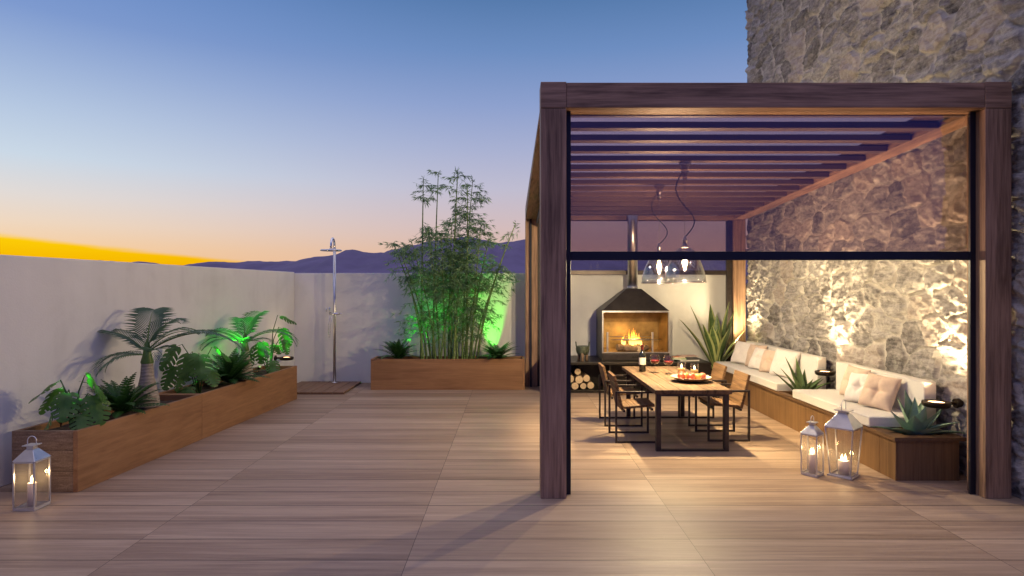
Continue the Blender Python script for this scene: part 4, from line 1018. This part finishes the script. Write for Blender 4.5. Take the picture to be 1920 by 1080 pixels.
def monstera(label, X, Y, leaves):
    leaves = [(ex * 1.15, ey * 1.15, ez * 1.15 + .07, az, pitch, roll, L * 1.06) for ex, ey, ez, az, pitch, roll, L in leaves]
    o = thing('monstera', label, 'plant', (X, Y, .535), 0)
    for (ex, ey, ez, az, pitch, roll, L) in leaves:
        mb = MB(); vs, fs = monstera_leaf(L)
        mt = Matrix.Translation((ex, ey, ez)) @ Matrix.Rotation(R(az), 4, 'Z') @ Matrix.Rotation(R(pitch), 4, 'Y') @ Matrix.Rotation(R(roll), 4, 'X')
        mb.add([mt @ Vector(v) for v in vs], fs, 0, True)
        b = mb.build('leaf', M['monstera'], o)
        mid = Vector((ex * .35, ey * .35, ez * .75)); 
        MB().tube([Vector((ex * .05, ey * .05, -.04)), mid, Vector((ex * .75, ey * .75, ez + .03)), Vector((ex, ey, ez))], [.009, .008, .006, .004], 6).build('stalk', M['stem'], o)
# leaf tuples: end of stalk (x, y, z), heading, pitch (down positive), roll, length
monstera('monstera with one leaf lit green in the planter corner beside the lantern', plx(6.32, .03), 6.32,
         [(-.12, -.05, .37, 190, 25, -10, .30), (-.16, .05, .30, 200, 45, 20, .28), (.03, -.12, .29, 290, 50, 0, .28), (-.05, -.14, .15, 230, 50, 10, .26), (.16, .02, .24, 330, 55, 10, .30), (.10, .05, .40, 350, 30, -55, .34), (.12, -.08, .10, 310, 40, 0, .22), (-.02, .10, .20, 120, 30, 0, .24)])
monstera('big leaved monstera in the middle beside the planter divider', plx(8.62, -.02), 8.62,
         [(-.26, -.03, .50, 215, 48, -30, .36), (-.05, -.12, .42, 275, 58, 0, .36), (-.25, -.08, .26, 250, 50, -10, .32), (.06, -.12, .40, 300, 45, 15, .34), (-.10, -.14, .24, 250, 50, 10, .30), (.15, -.05, .22, 320, 40, 0, .26), (.18, .06, .46, 350, 20, -40, .30), (-.02, -.2, .04, 270, 30, 0, .28), (-.12, .1, .3, 150, 30, 0, .28)])
monstera('monstera with pale green lit leaf at the planter end by the shower', plx(10.62, .02), 10.62,
         [(.20, .0, .60, 340, 50, 10, .32), (.16, .05, .78, 20, 15, -20, .28), (-.05, -.14, .40, 265, 70, 5, .34), (.12, -.18, .14, 300, 40, 0, .26), (-.18, -.05, .36, 220, 40, 0, .26), (-.22, -.1, .22, 240, 60, 0, .26), (.05, .1, .35, 90, 30, 0, .26), (.24, -.08, .42, 330, 50, 0, .24)])

def fern(label, X, Y, z, nf, L, lw=.05):
    o = thing('fern', label, 'fern', (X, Y, z))
    for k in range(nf):
        az = k * 137.5; el = random.uniform(30, 88); l = L * random.uniform(.75, 1.1)
        mb = MB(); base = Vector((math.cos(R(az)) * .015, math.sin(R(az)) * .015, 0)); n = 14
        h = Vector((math.cos(R(az)), math.sin(R(az)), 0)); s_ = h.cross(Vector((0, 0, 1))); p = base.copy(); e = R(el); pts = []; dirs = []
        for i in range(n + 1):
            d = h * math.cos(e) + Vector((0, 0, 1)) * math.sin(e); pts.append(p.copy()); dirs.append(d); p = p + d * l / n; e -= R(random.uniform(45, 80)) / n
        for i in range(1, n + 1):
            t = i / n; w = lw * (math.sin(math.pi * min(1, t * .85 + .12))) ** .8
            for s in (-1, 1):
                a, b = pts[i - 1], pts[i]; tip = (a + b) / 2 + s_ * s * w + dirs[i] * w * .55 + Vector((0, 0, -.15 * w))
                mb.add([a, b, tip + dirs[i] * l / n * .28, tip - dirs[i] * l / n * .28], [(0, 1, 2, 3)] if s > 0 else [(3, 2, 1, 0)])
        mb.build('frond', M['fern'], o)
fern('dark fern between the first monstera and the swollen trunk palm', plx(7.02, .03), 7.02, .56, 40, .56, .06)
fern('largest dark fern drooping over the planter edge below the lit palm', plx(9.28, .06), 9.28, .57, 50, .64, .07)
fern('small fern at the shower end of the bamboo planter', P(748, 672, 12.3).x, 12.24, .57, 44, .52, .06)
fern('small fern at the pergola end of the bamboo planter', P(933, 672, 12.3).x, 12.24, .57, 44, .50, .06)

# bamboo: one clump, every culm a part, its leaves a sub-part
def bamboo():
    YB = 12.32
    o = thing('bamboo_clump', 'tall leafy bamboo clump lit green in the wide planter', 'bamboo', (-1.2, YB, .53))
    culms = [(790, 794, 335, .6), (812, 821, 322, .5), (846, 859, 320, .9), (866, 886, 335, 1.0), (875, 878, 352, .8), (895, 967, 420, .6), (884, 903, 424, .9), (880, 917, 446, .9), (800, 738, 458, .8), (806, 752, 470, 1.), (818, 776, 455, 1.),
             (824, 806, 430, 1.1), (834, 830, 440, 1.2), (840, 848, 420, 1.2), (852, 868, 455, 1.2), (858, 840, 470, 1.2), (888, 938, 500, 1.), (796, 764, 520, 1.0), (870, 900, 520, 1.1), (828, 860, 500, 1.2)]
    rb = random.Random(11)
    for ci, (xb, xt, yt, dens) in enumerate(culms):
        y0 = YB + rb.uniform(-.16, .16); a = P(xb, 672, YB); a = Vector((a.x + 1.2, y0 - YB, -.03)); e = P(xt, yt, YB); e = Vector((e.x + 1.2, rb.uniform(-.3, .2), e.z - .53))
        n = 26; pts = []
        bend = (e - a); lat = Vector((bend.x, bend.y, 0))
        for i in range(n + 1):
            t = i / n; pts.append(a + Vector((0, 0, bend.z * t)) + lat * (t ** 1.5))
        r0 = rb.uniform(.020, .028) if bend.z > 1.6 else rb.uniform(.014, .020)
        cm = MB(); rr = []
        full = []; 
        for i in range(n + 1):
            r = r0 * (1 - .72 * i / n)
            full.append(pts[i]); rr.append(r * 1.22)
            if i < n:
                d = (pts[i + 1] - pts[i]); full.append(pts[i] + d * .12); rr.append(r); full.append(pts[i] + d * .88); rr.append(r * .98)
        cm.tube(full, rr, 7)
        lf = MB()
        def leaf(p, d, L):
            d = d.normalized(); s_ = d.cross(Vector((rb.uniform(-1, 1), rb.uniform(-1, 1), rb.uniform(-.3, 1)))).normalized(); w = L * .07
            m = p + d * L * .4
            lf.add([p, m + s_ * w, p + d * L + Vector((0, 0, -.1 * L)), m - s_ * w], [(0, 1, 2, 3)], 0, False)
        for i in range(5, n + 1):
            t = i / n; z = pts[i].z + .53
            if z < .95: continue
            dz = dens * (1.0 if z < 2.5 else .75)
            if z < 1.9: dz *= .55
            if z < 1.3: dz *= .45
            if z > 2.5: dz *= 1.5
            nbr = 2 if rb.random() < .5 + .5 * min(1, dz) else 1
            if rb.random() > dz * .64 + .09: continue
            for _ in range(nbr + (1 if dz > .9 and rb.random() < .6 else 0)):
                az = rb.uniform(0, 2 * math.pi); L = rb.uniform(.22, .60) * (1.0 if z < 2.45 else .70) * (.45 + .55 * min(1, dens))
                if t > .93: L *= .5
                e_ = rb.uniform(.1, .9); p = pts[i].copy(); hd_ = Vector((math.cos(az), math.sin(az) * .75, 0)); seg = 6; bp = [p.copy()]
                if pts[i].y + hd_.y * L > .52: hd_.y *= -.6
                for s in range(seg):
                    p = p + (hd_ * math.cos(e_) + Vector((0, 0, math.sin(e_)))) * L / seg; e_ -= .27; bp.append(p.copy())
                cm.tube(bp, [.0035, .003, .003, .0025, .002, .002, .0015], 4, 0, False)
                for s in range(1, seg + 1):
                    for _ in range(3 if s < seg else 5):
                        hd2 = (hd_ + Vector((rb.uniform(-1, 1), rb.uniform(-1, 1), rb.uniform(-1.1, .15)))); leaf(bp[s], hd2, rb.uniform(.07, .135))
                    if rb.random() < .5:
                        sd = (hd_ * .4 + Vector((rb.uniform(-1, 1), rb.uniform(-1, 1), rb.uniform(-.3, .4)))).normalized(); q2 = bp[s] + sd * .12
                        cm.tube([bp[s], q2], .0018, 3, 0, False)
                        for _ in range(4): leaf(q2, sd + Vector((rb.uniform(-1, 1), rb.uniform(-1, 1), rb.uniform(-1.2, .1))), rb.uniform(.08, .15))
        for _ in range(16): leaf(pts[-1] + Vector((0, 0, rb.uniform(-.1, .03))), Vector((rb.uniform(-1, 1), rb.uniform(-1, 1), rb.uniform(-.3, .9))), rb.uniform(.07, .13))
        c = cm.build('culm', M['culm'], o); lf.build('foliage', M['bamboo_leaf'], c)
bamboo()

def strap_leaf(mb, base, az, elev, L, w, droop, thick=.012, cup=.35, n=12, wide_at=.45, tipc=1.4, edge=None):
    h = Vector((math.cos(az), math.sin(az), 0)); sd = h.cross(Vector((0, 0, 1))).normalized(); p = Vector(base); e = elev; vs, fs, ed = [], [], []
    for i in range(n + 1):
        t = i / n; d = h * math.cos(e) + Vector((0, 0, 1)) * math.sin(e); nr = sd.cross(d).normalized()
        ww = w * (((t / wide_at) * .35 + .65) if t < wide_at else max(0.0, (1 - ((t - wide_at) / (1 - wide_at)) ** tipc)))
        ww = max(ww, .001)
        for k, u in enumerate((-1, -.6, 0, .6, 1)):
            vs.append(p + sd * u * ww * .5 + nr * cup * ww * .5 * u * u); ed.append(abs(u))
        for u in (1, .5, 0, -.5, -1):
            tk = thick * (1 - t * .8) * (1 - abs(u)) ** .5
            vs.append(p + sd * u * ww * .5 * .998 + nr * (cup * ww * .5 * u * u - tk)); ed.append(abs(u))
        p = p + d * L / n; e -= droop / n * (.3 + 1.4 * t)
    k = 10
    for i in range(n):
        for j in range(k):
            fs.append((i * k + j, i * k + (j + 1) % k, (i + 1) * k + (j + 1) % k, (i + 1) * k + j))
    mb.add(vs, fs, 0, True)
    return ed
def agave(label, loc, specs, mat):
    o = thing('agave', label, 'succulent', loc)
    for (az, el, L, w, dr) in specs:
        mb = MB(); strap_leaf(mb, (math.cos(R(az)) * .02, math.sin(R(az)) * .02, 0), R(az), R(el), L, w * 1.25, R(dr), .02, .42, 14, .38, 1.15)
        b = mb.build('leaf', M[mat], o)
agave('plump blue green agave planted in the bench end beside the lanterns', (4.34, 6.60, .405),
      [(265, 62, .40, .135, -8), (300, 58, .36, .13, 12), (235, 52, .36, .13, 10), (90, 72, .50, .13, 0), (140, 70, .42, .12, 0), (40, 62, .42, .12, 10), (195, 40, .42, .11, -10), (0, 42, .40, .10, -15), (330, 34, .42, .11, 20), (210, 25, .45, .085, 25), (345, 16, .50, .085, 30), (180, 18, .48, .075, 15), (285, 34, .30, .12, 15), (20, 28, .48, .08, -25), (60, 82, .42, .11, 0)], 'agave')
agave('slimmer yellow green agave planted between the two bench seats', (4.24, 8.93, .405),
      [(150, 58, .50, .085, 8), (170, 45, .55, .07, 5), (100, 75, .60, .095, 0), (60, 62, .45, .085, 5), (20, 48, .42, .09, 25), (0, 40, .46, .085, 35), (200, 62, .42, .08, 0), (280, 60, .36, .09, 10), (330, 55, .38, .09, 15), (130, 68, .62, .08, 4), (30, 35, .5, .06, 10)], 'agave_far')

sp = thing('snake_plant', 'tall striped plant with yellow leaf edges beside the rear post', 'plant', (4.02, 12.10, .40))
for (az, el, L, w, dr) in [(178, 60, 1.20, .17, 14), (168, 72, 1.34, .19, 6), (100, 82, 1.30, .19, 2), (60, 86, 1.10, .20, 0), (8, 78, 1.36, .19, -4), (15, 70, 1.22, .19, -3), (350, 60, .95, .15, 12), (205, 74, .95, .19, 8), (270, 86, .82, .21, 3), (310, 74, .85, .20, 5), (235, 78, .9, .2, 5), (0, 50, .80, .12, 25)]:
    mb = MB(); ed = strap_leaf(mb, (math.cos(R(az)) * .03, math.sin(R(az)) * .03, 0), R(az), R(el), L, w * 1.2, R(dr), .012, .30, 16, .5, 1.6)
    b = mb.build('leaf', M['snake'], sp)
    at = b.data.attributes.new('edge', 'FLOAT', 'POINT'); at.data.foreach_set('value', ed)
pt = MB().lathe([(0, 0), (.12, 0), (.15, .05), (.16, .40), (.17, .42), (.15, .42), (.14, .38), (0, .38)], 28)
tag(pt.build('plant_pot', M['steel_black']), 'black pot of the tall striped plant, behind the bench end', 'pot').location = (4.02, 12.10, .0)
bpy.data.objects['plant_pot'].location = (3.80 + .17, 12.10, .0) if False else (4.02, 12.10, .0)

# ------------------------------------------------------------------ green garden spots
def spot(label, loc, target, power, size=50):
    o = thing('garden_spotlight', label, 'spotlight', loc, 0, 'small green garden spotlights')
    d = (Vector(target) - Vector(loc)).normalized()
    MB().tube([-d * .075, -d * .06, Vector((0, 0, 0))], [.015, .026, .030], 14).build('housing', M['lamp_black'], o)
    MB().tube([Vector((0, 0, -.005)) - d * .05, Vector((0, 0, -.14)) - d * .05], .007, 8).build('spike', M['lamp_black'], o)
    MB().tube([d * .0005, d * .002], .024, 14).build('lens', M['green_glow'], o)
    p = Vector(loc) + d * .012
    light('green_spot_light', 'SPOT', p, power, (.04, 1.0, .03), target=target, spot_size=R(size), spot_blend=.7, shadow_soft_size=.02)
spot('green spotlight low behind the bamboo stems, shower side', (-2.30, 12.70, .64), (-1.25, 12.30, 1.95), 290, 62)
spot('green spotlight behind the bamboo planter, aimed up the end wall', (-.36, 12.70, .20), (-.50, 12.92, 2.25), 480, 34)
spot('green spotlight at the wall side of the slimmer palm', (plx(9.95, -.26), 9.98, .62), (plx(9.80, .10), 9.76, 1.42), 260, 72)
spot('green spotlight at the wall side of the corner monstera', (plx(6.46, -.24), 6.52, .62), (plx(6.36, .12), 6.30, 1.12), 50, 46)
spot('green spotlight at the wall side of the middle monstera', (plx(8.80, -.22), 8.86, .62), (plx(8.66, .16), 8.60, 1.12), 60, 46)
spot('green spotlight at the wall side of the shower end monstera', (plx(10.70, -.2), 10.76, .62), (plx(10.5, .18), 10.50, 1.15), 90, 60)

# ------------------------------------------------------------------ render settings
sc.cycles.use_denoising = True
try: sc.cycles.denoiser = 'OPENIMAGEDENOISE'
except Exception: pass
sc.cycles.max_bounces = 8; sc.cycles.diffuse_bounces = 4; sc.cycles.glossy_bounces = 4; sc.cycles.transparent_max_bounces = 24
sc.cycles.sample_clamp_indirect = 6; sc.cycles.caustics_reflective = False; sc.cycles.caustics_refractive = False
sc.cycles.use_light_tree = True
